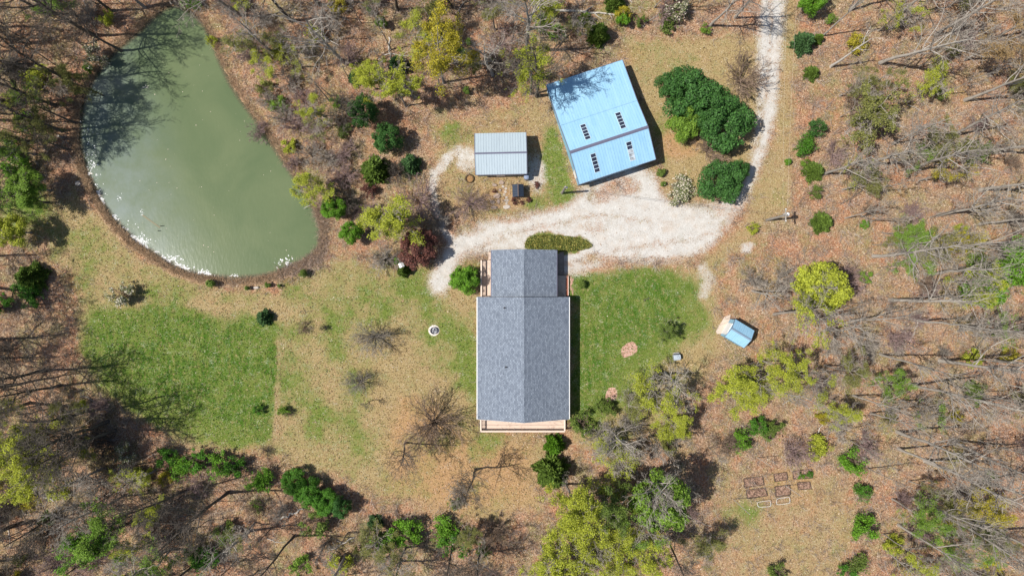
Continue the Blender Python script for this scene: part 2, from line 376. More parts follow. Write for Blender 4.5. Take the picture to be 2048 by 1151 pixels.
# water: one sheet whose edge runs into the bank
ds = sdf(POND, GX, GY)
sel = (GX > 130) & (GX < 670) & (GY > -20) & (GY < 580) & (ds < 14)
idm = np.full(GX.shape, -1); 
quad_ok = sel[:-1, :-1] & sel[1:, :-1] & sel[1:, 1:] & sel[:-1, 1:]
qi = np.argwhere(quad_ok); qv = np.stack([qi[:, 0] * nx + qi[:, 1], (qi[:, 0] + 1) * nx + qi[:, 1], (qi[:, 0] + 1) * nx + qi[:, 1] + 1, qi[:, 0] * nx + qi[:, 1] + 1], 1)
used, inv = np.unique(qv, return_inverse=True)
wv = verts[used].copy(); wv[:, 2] = -0.30
WATER_Z = -0.30
pme = np_mesh("pond_water", wv, inv.reshape(-1, 4)[:, ::-1], True)
at = pme.color_attributes.new("depth", 'FLOAT_COLOR', 'POINT')
dep = sstep(-ds.ravel()[used], -3, 11); sc_ = 1 - sstep(GX.ravel()[used] * .8 + GY.ravel()[used] * -.22, 90, 250)  # also the mask of the painted sky reflection, strongest to the left
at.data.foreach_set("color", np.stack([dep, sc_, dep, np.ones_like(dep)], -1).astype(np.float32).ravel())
t = NT("pond_water"); P = t.geo(); d_, s_, _, _ = t.attr("depth")
n1 = t.noise(P, .12, 4, .6, .6)
deepc = t.ramp(n1, [(.3, (.076, .108, .051)), (.7, (.106, .134, .066))])
sky_tint = t.mix(t.math('MULTIPLY', t.math('MULTIPLY', s_, .85), t.ramp(t.noise(P, .35, 5, .7), [(.3, (.25, .25, .25)), (.75, (1, 1, 1))])), deepc, (.165, .200, .195))  # pale bluish sky reflection painted into the water colour
wc = t.mix(t.ramp(d_, [(0, (0, 0, 0)), (.75, (1, 1, 1))]), (.075, .066, .040), sky_tint)
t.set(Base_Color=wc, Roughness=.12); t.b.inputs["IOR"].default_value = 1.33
wv_ = t.noise(t.mapping(P, (3.5, 1.2, 1), (0, 0, .6)), 1.0, 3, .6)
t.bump(wv_, .04, .18)
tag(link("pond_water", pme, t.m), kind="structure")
# ------------------------------------------------------------------ buildings
def shingle_mat():
    t = NT("roof_shingles"); P = t.mapping(t.objco(), (1, 1, 1), (0, 0, math.radians(90)))
    br = t.n.new("ShaderNodeTexBrick"); t.l.new(P, br.inputs["Vector"])
    for nme, v in (("Scale", 1.0), ("Mortar Size", .022), ("Brick Width", .33), ("Row Height", .16), ("Bias", 0.0), ("Mortar Smooth", .4)): br.inputs[nme].default_value = v
    br.inputs["Color1"].default_value = (.065, .080, .108, 1); br.inputs["Color2"].default_value = (.24, .28, .335, 1); br.inputs["Mortar"].default_value = (.022, .028, .04, 1)
    br.offset = .43; br.squash = 1.0
    n = t.noise(t.objco(), 14, 3, .8); big = t.noise(t.objco(), .35, 3, .6)
    c = t.mix(.5, br.outputs[0], t.ramp(n, [(.34, (.055, .068, .092)), (.5, (.15, .178, .222)), (.68, (.38, .42, .47))]))
    c = t.mix(t.math('MULTIPLY', big, .35), c, (.12, .145, .195))
    t.set(Base_Color=c, Roughness=.85); t.b.inputs["Specular IOR Level"].default_value = .2
    t.bump(t.math('ADD', n, br.outputs["Fac"]), .02, .5)
    return t.m
def metal_roof_mat(name, c, c2, streak=.2):
    t = NT(name); o = t.objco()
    n = t.noise(t.mapping(o, (2.6, .22, 1)), 1.0, 5, .7); s2 = t.noise(o, 6, 3, .7)
    f = t.math('ADD', t.math('MULTIPLY', n, .75), t.math('MULTIPLY', s2, .25))
    cc = t.ramp(f, [(.3, c2), (.62, c)])
    st = t.ramp(t.noise(t.mapping(o, (1.5, .5, 1)), 1.3, 6, .8), [(.60, (0, 0, 0)), (.74, (.45, .45, .45))])
    cc = t.mix(st, cc, tuple(v * .55 for v in c2))
    t.set(Base_Color=cc, Roughness=.5); t.b.inputs["Specular IOR Level"].default_value = .25
    return t.m
def siding_mat(name, c, horiz=True, step=.18):
    t = NT(name); o = t.objco()
    sp = t.n.new("ShaderNodeSeparateXYZ"); t.l.new(o, sp.inputs[0])
    x = sp.outputs[2] if horiz else t.math('ADD', sp.outputs[0], sp.outputs[1])
    fr = t.math('FRACT', t.math('DIVIDE', x, step))
    n = t.noise(o, 2.5, 4, .6)
    cc = t.mix(t.math('MULTIPLY', n, .3), c, tuple(v * .75 for v in c))
    t.set(Base_Color=cc, Roughness=.6); t.bump(fr, .012, .8)
    return t.m
def board_mat(name, c, step, along_x=False):
    t = NT(name); o = t.objco(); sp = t.n.new("ShaderNodeSeparateXYZ"); t.l.new(o, sp.inputs[0])
    x = t.math('DIVIDE', sp.outputs[1 if along_x else 0], step)
    wn_ = t.n.new("ShaderNodeTexWhiteNoise"); wn_.noise_dimensions = '1D'; t.l.new(t.math('FLOOR', x), wn_.inputs["W"])
    n = t.noise(t.mapping(o, (.6, 6, 1) if along_x else (6, .6, 1)), 1.5, 4, .7)
    f = t.math('ADD', t.math('MULTIPLY', wn_.outputs[0], .4), t.math('MULTIPLY', n, .6))
    gap = t.ramp(t.math('FRACT', x), [(.0, (0, 0, 0)), (.06, (1, 1, 1)), (.94, (1, 1, 1)), (1, (0, 0, 0))])
    cc = t.mix(gap, tuple(v * .35 for v in c), t.ramp(f, [(.25, tuple(v * .78 for v in c)), (.75, tuple(min(.9, v * 1.15) for v in c))]))
    t.set(Base_Color=cc, Roughness=.8); t.bump(gap, .01, .6)
    return t.m
def glass_mat(name, c, rough=.06):
    t = NT(name); n = t.noise(t.objco(), 1.7, 3, .6)
    cc = t.ramp(n, [(.35, tuple(v * .5 for v in c)), (.7, tuple(v * 1.6 for v in c))])
    t.set(Base_Color=cc, Roughness=rough); t.b.inputs["Specular IOR Level"].default_value = .7
    return t.m

SHINGLE = shingle_mat()
BLUE_ROOF = metal_roof_mat("pale_blue_roof_metal", (.245, .42, .56), (.18, .345, .495))
GREY_ROOF = metal_roof_mat("grey_roof_metal", (.335, .40, .445), (.285, .345, .39))
DARK_ROOF = metal_roof_mat("charcoal_roof_metal", (.030, .042, .065), (.020, .028, .045))
BLUE_WALL = siding_mat("blue_wall_metal", (.22, .42, .55), False, .3)
GREY_WALL = siding_mat("grey_wall_metal", (.30, .33, .35), False, .3)
CREAM = siding_mat("cream_siding", (.55, .51, .45), True, .14)
WOODWALL = siding_mat("weathered_board_wall", (.23, .16, .10), False, .16)
WHITE = plain_mat("white_paint", (.68, .68, .67), .5, .04)
TRIM = plain_mat("dark_purple_trim", (.105, .105, .155), .5, .12)
DARK = plain_mat("dark_metal", (.03, .03, .035), .5, .2)
GLASS = glass_mat("window_glass", (.03, .04, .05))
SKYGLASS = glass_mat("skylight_glass", (.022, .026, .045), .1)
GLARE_GLASS = glass_mat("skylight_glass_with_glare", (.30, .33, .36), .3)  # white reflections on the glass, painted as a paler pane colour
DECK = board_mat("tan_deck_boards", (.50, .385, .315), .14)
DECKX = board_mat("tan_deck_boards_across", (.50, .385, .315), .14, True)
RAIL = plain_mat("pale_deck_rail", (.57, .46, .385), .6, .08)
BRICK = plain_mat("brick_red_step", (.26, .10, .065), .85, .3, 8)
CONCRETE = plain_mat("concrete", (.34, .31, .27), .9, .25, 2.5)
PALE_SLAB = plain_mat("pale_worn_slab", (.44, .36, .295), .9, .18, 2.5)
STONE = plain_mat("field_stone", (.36, .32, .28), .9, .3, 4)
GALV = plain_mat("galvanised_metal", (.30, .34, .40), .4, .2, 5, .5)

def window(root, x, y, z, wd, ht, ax, n):
    """window in a wall at x,y,z facing along ax ('x' or 'y'), n = +1/-1"""
    f, g = MB(), MB()
    def bx(m, a0, a1, z0, z1, t0, t1):
        t0, t1 = sorted((t0 * n, t1 * n))
        m.box(x + a0, x + a1, y + t0, y + t1, z + z0, z + z1) if ax == 'y' else m.box(x + t0, x + t1, y + a0, y + a1, z + z0, z + z1)
    h, v = wd / 2, ht / 2
    bx(f, -h - .07, -h, -v - .07, v + .07, .003, .06); bx(f, h, h + .07, -v - .07, v + .07, .003, .06)
    bx(f, -h, h, v, v + .07, .003, .055); bx(f, -h, h, -v - .07, -v, .003, .08); bx(f, -h, h, -.02, .02, .004, .04)
    w_ = f.build("window", WHITE, root); bx(g, -h, h, -v, v, .005, .02); g.build("pane", GLASS, w_)

def gable_roof(root, mat, half_w0, half_w1, y0, y1, ze, zr, th=.12, name="roof"):
    """ridge along y at x = 0 of the root; two slabs that meet at the ridge"""
    m = MB()
    for s, hw in ((-1, half_w0), (1, half_w1)):
        m.prism([(0, y0, zr), (s * hw, y0, ze), (s * hw, y0, ze - th), (0, y0, zr - th)], (0, y1 - y0, 0))
    return m.build(name, mat, root)

# --- house: main block and garage wing, each with its own roof
hc = W(1047.8, 0, 4.6).x
hroot = empty("house", (hc, 0, 0), label="long house with a blue-grey shingle gable roof and a narrower garage wing", cat="house")
ZE, ZR = 2.45, 4.62
yT, yB = W(0, 593.5, ZE).y, W(0, 838, ZE).y
xl, xr = W(954.8, 0, ZE).x - hc, W(1138, 0, ZE).x - hc
r1 = gable_roof(hroot, SHINGLE, -xl, xr, yB, yT, ZE, ZR)
m = MB()
for s in (-1, 1): m.prism([(0, yB + .02, ZR + .03), (s * .16, yB + .02, ZR - .038), (s * .16, yB + .02, ZR - .06), (0, yB + .02, ZR + .005)], (0, yT - yB - .04, 0))
m.build("ridge_cap", SHINGLE, r1)
for px, py in ((1009, 615.5), (1012, 734.5)):
    p = W(px, py, 4.2); zz = ZR - (ZR - ZE) * abs(p.x - hc) / abs(xl)
    MB().lathe(p.x - hc, p.y, [(.13, zz - .02), (.07, zz + .03), (.055, zz + .04), (.055, zz + .38), (.03, zz + .38), (.03, zz + .2)], 12).build("vent_pipe", DARK, r1)
gyT = W(0, 499.5, ZE).y; gzr = 3.98
gxl, gxr = W(983, 0, ZE).x - hc, W(1113, 0, ZE).x - hc
r2 = gable_roof(hroot, SHINGLE, -gxl, gxr, yT - .05, gyT, ZE, gzr)
m = MB()
for s in (-1, 1): m.prism([(0, yT + .003, gzr + .03), (s * .16, yT + .003, gzr - .04), (s * .16, yT + .003, gzr - .06), (0, yT + .003, gzr + .005)], (0, gyT - yT - .03, 0))
m.build("ridge_cap", SHINGLE, r2)
for a, b, y0, y1 in ((xl, -1, yB + .02, yT - .02), (xr, 1, yB + .02, yT - .02), (gxl, -1, yT + .05, gyT - .02), (gxr, 1, yT + .05, gyT - .02)):
    x0, x1 = sorted((a + b * .005, a + b * .09)); MB().box(x0, x1, y0, y1, ZE - .17, ZE - .03).build("gutter", WHITE if a in (xl, xr) else TRIM, hroot)
for yy in (yB - .035, yT + .0):                                       # rake boards on the gables of the main block
    m = MB()
    for s, hw in ((-1, -xl), (1, xr)):
        m.prism([(0, yy, ZR - .13), (s * hw, yy, ZE - .13), (s * hw, yy, ZE - .32), (0, yy, ZR - .32)], (0, .03, 0))
    m.build("rake_board", WHITE if yy < yT - 1 else DARK, hroot)
def gwall(x0, x1, y0, y1, zt, zap, mat, root, name="wall", xm=0.0):
    m = MB(); t_ = .12
    m.prism([(x0, y0, 0), (x1, y0, 0), (x1, y0, zt), (xm, y0, zap), (x0, y0, zt)], (0, t_, 0))
    m.prism([(x0, y1, 0), (x1, y1, 0), (x1, y1, zt), (xm, y1, zap), (x0, y1, zt)], (0, -t_, 0))
    m.box(x0, x0 + t_, y0 + t_, y1 - t_, 0, zt); m.box(x1 - t_, x1, y0 + t_, y1 - t_, 0, zt)
    return m.build(name, mat, root)
gwall(xl + .45, xr - .45, yB + .5, yT - .4, ZE + .02, ZR - .16, CREAM, hroot)
gwall(gxl + .4, gxr - .4, yT + .01, gyT - .35, ZE + .01, gzr - .16, CREAM, hroot, "garage_wall")
for yy in (-4, -8, -12): window(hroot, xl + .45, yy, 1.5, 1.1, 1.1, 'x', -1); window(hroot, xr - .45, yy, 1.5, 1.1, 1.1, 'x', 1)
for xx in (-3, 3): window(hroot, xx, yB + .5, 1.5, 1.2, 1.2, 'y', -1)
dr = MB().box(-.9, .9, yB + .44, yB + .497, .62, 2.45).build("glass_door", WHITE, hroot)
MB().box(-.8, -.05, yB + .42, yB + .437, .7, 2.35).box(.05, .8, yB + .42, yB + .437, .7, 2.35).build("pane", GLASS, dr)
gd = MB(); gd.box(-2.4, 2.4, gyT - .347, gyT - .31, 0.02, 2.2).build("garage_door", WHITE, hroot)
window(hroot, gxl + .4, yT + 3.6, 1.6, .9, 1.0, 'x', -1)
d2 = MB().box(gxl + .34, gxl + .397, yT + 1.4, yT + 2.3, .6, 2.4).build("door", WHITE, hroot)
MB().lathe(0, 0, [(0, 0), (.03, 0), (.03, .05), (0, .06)], 8).build("handle", DARK, d2).location = (gxl + .31, yT + 2.2, 1.4)
d3 = MB().box(gxr - .397, gxr - .34, yT + .8, yT + 1.75, .5, 2.4).build("door", WHITE, hroot)

def railing(root, p, q, z, h=.95, step=.13, post=1.9, cap=.16):
    """posts, top rail with balusters under it, from p to q (x, y) at deck height z"""
    p, q = Vector((*p, z)), Vector((*q, z)); L = (q - p).length; d = (q - p) / L; n = Vector((-d.y, d.x, 0))
    m = MB()
    def bar(a, b, hw, z0, z1):
        A, B = p + d * a, p + d * b
        m.prism([A - n * hw + Vector((0, 0, z0)), B - n * hw + Vector((0, 0, z0)), B + n * hw + Vector((0, 0, z0)), A + n * hw + Vector((0, 0, z0))], (0, 0, z1 - z0))
    bar(0, L, cap / 2, h, h + .05); bar(0, L, .03, .1, .15)
    k_ = int(L / step)
    for i in range(1, k_): bar(L * i / k_ - .018, L * i / k_ + .018, .018, .151, h - .002)
    r = m.build("railing", RAIL, root)
    k_ = max(1, round(L / post))
    for i in range(k_ + 1):
        c_ = p + d * (L * i / k_); MB().box(c_.x - .06, c_.x + .06, c_.y - .06, c_.y + .06, z - .35, z + h - .003).build("post", RAIL, r)

dz = .5
def px_rect(x0, y0, x1, y1, z):
    a, b = W(x0, y1, z), W(x1, y0, z); return a.x, b.x, a.y, b.y
# side deck beside the garage wing
x0, x1, y0, y1 = px_rect(962, 520.5, 990, 595, dz)
y0 = yT + .03
dk = empty("wooden_deck", (x0, y0, 0), label="narrow tan deck with one baluster rail along the left of the garage wing", cat="deck", group="wooden decks around the house")
MB().box(0, gxl + hc + .395 - x0, 0, y1 - y0, dz - .16, dz).build("floor", DECK, dk)
MB().box(.02, .1, .02, y1 - y0 - .02, 0.0, dz - .165).build("skirt", RAIL, dk)
railing(dk, (.07, .06), (.07, y1 - y0 - .06), dz)
sx0, sx1, sy0, sy1 = px_rect(977, 503, 990, 520, .3)
sx1 = gxl + hc + .395
for i, z in enumerate((.36, .2)):
    a = sy1 - (i + 1) * (sy1 - y1) / 2
    MB().box(sx0 - x0, sx1 - x0, y1 - y0 + .004 + i * .55, y1 - y0 + .004 + (i + 1) * .55, .0, z).build("step", DECKX, dk)
for i in range(2): MB().box(sx0 - x0 + .03, sx0 - x0 + .12, y1 - y0 + .03 + i * .95, y1 - y0 + .12 + i * .95, .201 if i else .361, 1.3).build("post", RAIL, dk)
# back deck behind the long gable
x0, x1, y0, y1 = px_rect(961, 838, 1129.5, 860, dz)
y1 = yB + .37
dk = empty("wooden_deck", (x0, y0, 0), label="wide pale deck with baluster rails under the lower gable end of the house", cat="deck", group="wooden decks around the house")
MB().box(0, x1 - x0, 0, y1 - y0, dz - .16, dz).build("floor", DECKX, dk)
railing(dk, (.08, .08), (x1 - x0 - .08, .08), dz, post=1.75)
railing(dk, (.08, .17), (.08, y1 - y0), dz); railing(dk, (x1 - x0 - .08, .17), (x1 - x0 - .08, y1 - y0), dz)
# porch on the right of the garage wing
x0, x1, y0, y1 = px_rect(1110, 551, 1131.5, 593, .4)
x0 = gxr + hc - .395; y0 = yT + .03
dk = empty("entry_porch", (x0, y0, 0), label="small porch slab with a red brick edge right of the garage wing", cat="porch")
MB().box(0, x1 - x0, 0, y1 - y0, 0, .4).build("floor", PALE_SLAB, dk)
MB().box(x1 - x0 + .003, x1 - x0 + .30, 0, y1 - y0, 0, .24).build("step", BRICK, dk)
MB().box(x1 - x0 + .303, x1 - x0 + .36, .02, y1 - y0 - .02, 0, .3).build("border", RAIL, dk)
p0, p1 = W(1110, 551, 0), W(1128.5, 501, 0)
m = MB().box(gxr + hc - .39, p1.x, p0.y + .01, p1.y, -.05, .03); tag(m.build("concrete_apron", plain_mat("eave_shaded_concrete", (.20, .17, .145), .9, .3, 2)), kind="structure")  # shadow of the garage eave put into the apron's dark colour

# --- pole barn with a lean-to
def rib_roof(m, prof, u0, u1, step, rw=.03, rh=.03):
    """raised ribs up each slope of a profile in (v, z)"""
    k_ = int((u1 - u0) / step)
    for (va, za), (vb, zb) in zip(prof[:-1], prof[1:]):
        for i in range(k_ + 1):
            u = u0 + .05 + (u1 - u0 - .1) * i / k_
            m.prism([(u - rw, va, za + .002), (u + rw, va, za + .002), (u + rw * .5, va, za + rh), (u - rw * .5, va, za + rh)], (0, vb - va, zb - za))
def slab(m, prof, u0, u1, th=.08):
    for (va, za), (vb, zb) in zip(prof[:-1], prof[1:]):
        m.prism([(u0, va, za), (u0, vb, zb), (u0, vb, zb - th), (u0, va, za - th)], (u1 - u0, 0, 0))
def frame_from(pts):
    """pts: left/right pixel pairs with z, front eave first; returns origin, rotation, half length, profile"""
    P = [(W(*l, z), W(*r, z), z) for l, r, z in pts]
    u = (P[0][1] - P[0][0]); u.z = 0; u.normalize(); v = Vector((-u.y, u.x, 0))
    o = (P[1][0] + P[1][1]) / 2; o.z = 0
    L = sum((b - a_).dot(u) for a_, b, z in P) / len(P) / 2
    prof = [(((a_ + b) / 2 - o).dot(v), z) for a_, b, z in P]
    return o, math.atan2(u.y, u.x), L, prof
o, rz, L, prof = frame_from([((1156.6, 369.1), (1310.6, 318.7), 2.75), ((1141.2, 304.2), (1295.3, 254), 3.95), ((1121.4, 247.4), (1274.6, 201.2), 2.95), ((1093.4, 169.6), (1247.4, 119), 2.35)])
print("barn", o, math.degrees(rz), L, prof)
barn = empty("pole_barn", o, rz, label="large pale blue metal barn with four skylight strips and a lean-to, beside the gravel yard", cat="barn")
m = MB(); slab(m, prof, -L, L); rib_roof(m, prof, -L, L, .32)
roof = m.build("roof", BLUE_ROOF, barn)
(v0, z0), (v1, z1), (v2, z2), (v3, z3) = prof
m = MB()
for s_, (va, za), (vb, zb) in ((1, prof[1], prof[0]), (-1, prof[1], prof[2])):
    f_ = .18 / abs(vb - va); q = (va + (vb - va) * f_, za + (zb - za) * f_)
    m.prism([(-L - .02, va, za + .07), (-L - .02, q[0], q[1] + .045), (-L - .02, q[0], q[1] + .034), (-L - .02, va, za + .04)], (2 * L + .04, 0, 0))
m.build("ridge_cap", TRIM, roof)
for s_ in (-1, 1):
    m = MB()
    for (va, za), (vb, zb) in zip(prof[:-1], prof[1:]):
        uu = s_ * (L + .004); m.prism([(uu, va, za + .03), (uu, vb, zb + .03), (uu, vb, zb - .16), (uu, va, za - .16)], (s_ * .05, 0, 0))
    m.build("rake_trim", TRIM, roof)
MB().box(-L, L, v0 - .05, v0 - .003, z0 - .16, z0 + .0).build("fascia", TRIM, roof)
MB().box(-L, L, v3 + .003, v3 + .05, z3 - .16, z3 + .0).build("fascia", TRIM, roof)
MB().prism([(-L, v2 - .1, z2 + .1), (-L, v2 + .1, z2 + .022), (-L, v2 + .1, z2 + .012), (-L, v2 - .1, z2 + .06)], (2 * L, 0, 0)).build("seam_flashing", BLUE_ROOF, roof)
def barn_uv(px, py):
    z = 3.4
    for _ in range(3):
        q = W(px, py, z) - o; v = q.x * -math.sin(rz) + q.y * math.cos(rz); u = q.x * math.cos(rz) + q.y * math.sin(rz)
        for (va, za), (vb, zb) in zip(prof[:-1], prof[1:]):
            if va <= v <= vb: z = za + (zb - za) * (v - va) / (vb - va)
    return u, v
def crop7(cx, cy): return 1080 + cx / 4.111, 110 + cy / 4.111
for i, (ca, cb) in enumerate((((347, 572), (398, 692)), ((636, 474), (688, 602)), ((432, 812), (475, 962)), ((722, 716), (768, 866)))):
    ua, va = barn_uv(*crop7(*ca)); ub, vb = barn_uv(*crop7(*cb)); u = (ua + ub) / 2
    va, vb = sorted((va, vb)); side = 0 if v0 < va and vb < v1 + .2 and va < v1 - .3 else 1
    (pa, za), (pb, zb) = prof[side], prof[side + 1]
    zf = lambda v: za + (zb - za) * (v - pa) / (pb - pa)
    hw = .29; fr = MB()
    def bar(u0, u1, a_, b_, h0, h1): fr_cur.prism([(u0, a_, zf(a_) + h0), (u1, a_, zf(a_) + h0), (u1, b_, zf(b_) + h0), (u0, b_, zf(b_) + h0)], (0, 0, h1 - h0))
    fr_cur = fr
    bar(u - hw - .05, u - hw, va - .05, vb + .05, .004, .06); bar(u + hw, u + hw + .05, va - .05, vb + .05, .004, .06)
    for j in range(6):
        c_ = va + (vb - va) * j / 5; bar(u - hw, u + hw, c_ - .025, c_ + .025, .003, .055)
    sk = fr.build("skylight", plain_mat("pale_skylight_frame", (.42, .54, .62), .5, .1), roof)
    for j in range(5):
        fr_cur = MB(); a_, b_ = va + (vb - va) * j / 5 + .026, va + (vb - va) * (j + 1) / 5 - .026
        bar(u - hw + .001, u + hw - .001, a_, b_, .003, .045); fr_cur.build("pane", GLARE_GLASS if i == 3 and j < 3 else SKYGLASS, sk)
    fr_cur = MB(); bar(u - hw, u + hw, (vb + .06) if side == 0 else (va - .36), (vb + .36) if side == 0 else (va - .06), .003, .05); fr_cur.build("flashing", plain_mat("faded_blue_patch", (.21, .40, .50), .5, .1), sk)
m = MB(); e_ = .12
for s_ in (-1, 1):
    u = s_ * (L - .18)
    pr = [(v0 + .2, 0)] + [(v0 + .2, z0 + .01)] + [(v1, z1 - .09), (v2, z2 - .09), (v3 - .2, z3 - .02)] + [(v3 - .2, 0)]
    pr[1] = (v0 + .2, z0 + (z1 - z0) * .2 / (v1 - v0) - .09)
    m.prism([(u, v, z) for v, z in pr], (-s_ * e_, 0, 0))
m.box(-L + .31, L - .31, v0 + .2, v0 + .2 + e_, 0, z0 - .06); m.box(-L + .31, L - .31, v3 - .2 - e_, v3 - .2, 0, z3 - .09)
m.build("wall", BLUE_WALL, barn)
wd = MB().box(-L + .13, -L + .177, v0 + 1.0, v0 + 1.95, .05, 2.05).build("door", WHITE, barn)
MB().box(-L + .08, -L + .128, v0 + 1.82, v0 + 1.87, 1.0, 1.1).build("handle", DARK, wd)
for s_ in (-1, 1):
    sdoor = MB().box(s_ * 1.55 - 1.5, s_ * 1.55 + 1.5, v0 + .13, v0 + .197, .05, 2.45).build("sliding_door", BLUE_WALL, barn)
    MB().box(s_ * .25 - .03, s_ * .25 + .03, v0 + .09, v0 + .128, .9, 1.2).build("handle", DARK, sdoor)

# --- grey metal shed
o, rz, L, prof = frame_from([((951.5, 349.5), (1054.5, 347.2), 2.3), ((950, 307), (1052.8, 304.5), 3.15), ((949.5, 266.3), (1052, 265), 2.3)])
shed = empty("metal_shed", o, rz, label="grey ribbed metal shed with a dark ridge, left of the big blue barn", cat="shed")
m = MB(); slab(m, prof, -L, L); rib_roof(m, prof, -L, L, .3); roof = m.build("roof", GREY_ROOF, shed)
(v0, z0), (v1, z1), (v2, z2) = prof
m = MB()
for (va, za), (vb, zb) in ((prof[1], prof[0]), (prof[1], prof[2])):
    f_ = .095 / abs(vb - va); q = (va + (vb - va) * f_, za + (zb - za) * f_)
    m.prism([(-L - .01, va, za + .06), (-L - .01, q[0], q[1] + .045), (-L - .01, q[0], q[1] + .034), (-L - .01, va, za + .035)], (2 * L + .02, 0, 0))
m.build("ridge_cap", TRIM, roof)
for s_ in (-1, 1):
    m = MB()
    for (va, za), (vb, zb) in zip(prof[:-1], prof[1:]):
        uu = s_ * (L + .004); m.prism([(uu, va, za + .03), (uu, vb, zb + .03), (uu, vb, zb - .14), (uu, va, za - .14)], (s_ * .05, 0, 0))
    m.build("rake_trim", TRIM, roof)
MB().box(-L, L, v0 - .05, v0 - .003, z0 - .14, z0).build("fascia", TRIM, roof)
gm = MB()
for s_ in (-1, 1):
    u = s_ * (L - .15); gm.prism([(u, v0 + .15, 0), (u, v0 + .15, z0 - .03), (u, v1, z1 - .09), (u, v2 - .15, z2 - .03), (u, v2 - .15, 0)], (-s_ * .1, 0, 0))
gm.box(-L + .26, L - .26, v0 + .15, v0 + .25, 0, z0 - .05).box(-L + .26, L - .26, v2 - .25, v2 - .15, 0, z2 - .05)
gm.build("wall", GREY_WALL, shed)
MB().box(-.6, .4, v0 + .09, v0 + .147, .05, 2.0).build("door", WHITE, shed)
MB().box(-L + .1, -L + .147, -.9, .9, .05, 2.0).build("sliding_door", GREY_WALL, shed)

# --- tiny charcoal roofed pump house
a, b = W(1026.5, 393.5, 1.35), W(1049, 368.5, 1.35)
o = Vector(((a.x + b.x) / 2 - .1, (a.y + b.y) / 2, 0)); hx, hy = (b.x - a.x) / 2, (b.y - a.y) / 2
ph = empty("pump_house", o, .02, label="tiny hut with a charcoal metal gable roof below the grey shed", cat="hut")
prof2 = [(-hx, 1.3), (0, 1.75), (hx, 1.3)]
m = MB()
for (xa, za), (xb, zb) in zip(prof2[:-1], prof2[1:]):
    m.prism([(xa, -hy, za), (xb, -hy, zb), (xb, -hy, zb - .05), (xa, -hy, za - .05)], (0, 2 * hy, 0))
    for i in range(6):
        y = -hy + .04 + (2 * hy - .08) * i / 5; m.prism([(xa, y - .02, za + .002), (xa, y + .02, za + .002), (xa, y, za + .03)], (xb - xa, 0, zb - za))
roof = m.build("roof", DARK_ROOF, ph)
MB().box(-.05, .05, -hy - .01, hy + .01, 1.752, 1.79).build("ridge_cap", plain_mat("rusty_cap", (.10, .075, .07), .7, .3), roof)
gm = MB(); gm.prism([(-hx + .12, -hy + .12, 0), (hx - .12, -hy + .12, 0), (hx - .12, -hy + .12, 1.3), (0, -hy + .12, 1.68), (-hx + .12, -hy + .12, 1.3)], (0, 2 * hy - .24, 0)); gm.build("wall", WOODWALL, ph)
MB().box(-.3, .3, -hy + .07, -hy + .117, .05, 1.1).build("door", plain_mat("dark_door", (.08, .07, .06)), ph)

# --- small blue shed at the edge of the right-hand woods
def c1(cx, cy): return 1420 + cx / 11.51, 610 + cy / 11.51
o, rz, L, prof = frame_from([(c1(368, 735), c1(805, 998), 2.0), (c1(508, 545), c1(945, 795), 2.75), (c1(604, 336), c1(1056, 600), 2.0)])
print("shed2", o, math.degrees(rz), L, prof)
sh = empty("garden_shed", o, rz, label="small pale blue metal shed with a white door at the edge of the right-hand woods", cat="shed")
m = MB(); slab(m, prof, -L, L, .06); rib_roof(m, prof, -L, L, .25); roof = m.build("roof", BLUE_ROOF, sh)
(v0, z0), (v1, z1), (v2, z2) = prof
m = MB()
for (va, za), (vb, zb) in ((prof[1], prof[0]), (prof[1], prof[2])):
    f_ = .13 / abs(vb - va); q = (va + (vb - va) * f_, za + (zb - za) * f_)
    m.prism([(-L - .01, va, za + .06), (-L - .01, q[0], q[1] + .045), (-L - .01, q[0], q[1] + .034), (-L - .01, va, za + .035)], (2 * L + .02, 0, 0))
m.build("ridge_cap", plain_mat("grey_blue_cap", (.17, .24, .33), .5, .1), roof)
for s_ in (-1, 1):
    m = MB()
    for (va, za), (vb, zb) in zip(prof[:-1], prof[1:]):
        uu = s_ * (L + .004); m.prism([(uu, va, za + .03), (uu, vb, zb + .03), (uu, vb, zb - .1), (uu, va, za - .1)], (s_ * .03, 0, 0))
    m.build("rake_trim", TRIM, roof)
gm = MB()
for s_ in (-1, 1):
    u = s_ * (L - .06); gm.prism([(u, v0 + .06, 0), (u, v0 + .06, z0 - .03), (u, v1, z1 - .08), (u, v2 - .06, z2 - .03), (u, v2 - .06, 0)], (-s_ * .08, 0, 0))
gm.box(-L + .15, L - .15, v0 + .06, v0 + .14, 0, z0 - .05).box(-L + .15, L - .15, v2 - .14, v2 - .06, 0, z2 - .05)
gm.build("wall", BLUE_WALL, sh)
MB().box(-L + .01, -L + .057, v1 - .85, v1 + .65, .03, 1.95).build("door", WHITE, sh)
pad = MB(); q = [c1(470, 215), c1(330, 265), c1(130, 600), c1(160, 660), c1(280, 650), c1(440, 370)]
cq = W(*c1(300, 440))
pad.prism([W(x, y, 0) - cq for x, y in q], (0, 0, .07)); po = pad.build("ramp_slab", PALE_SLAB, None, label="pale worn slab in front of the small blue shed door", cat="slab"); po.location = (cq.x, cq.y, 0)

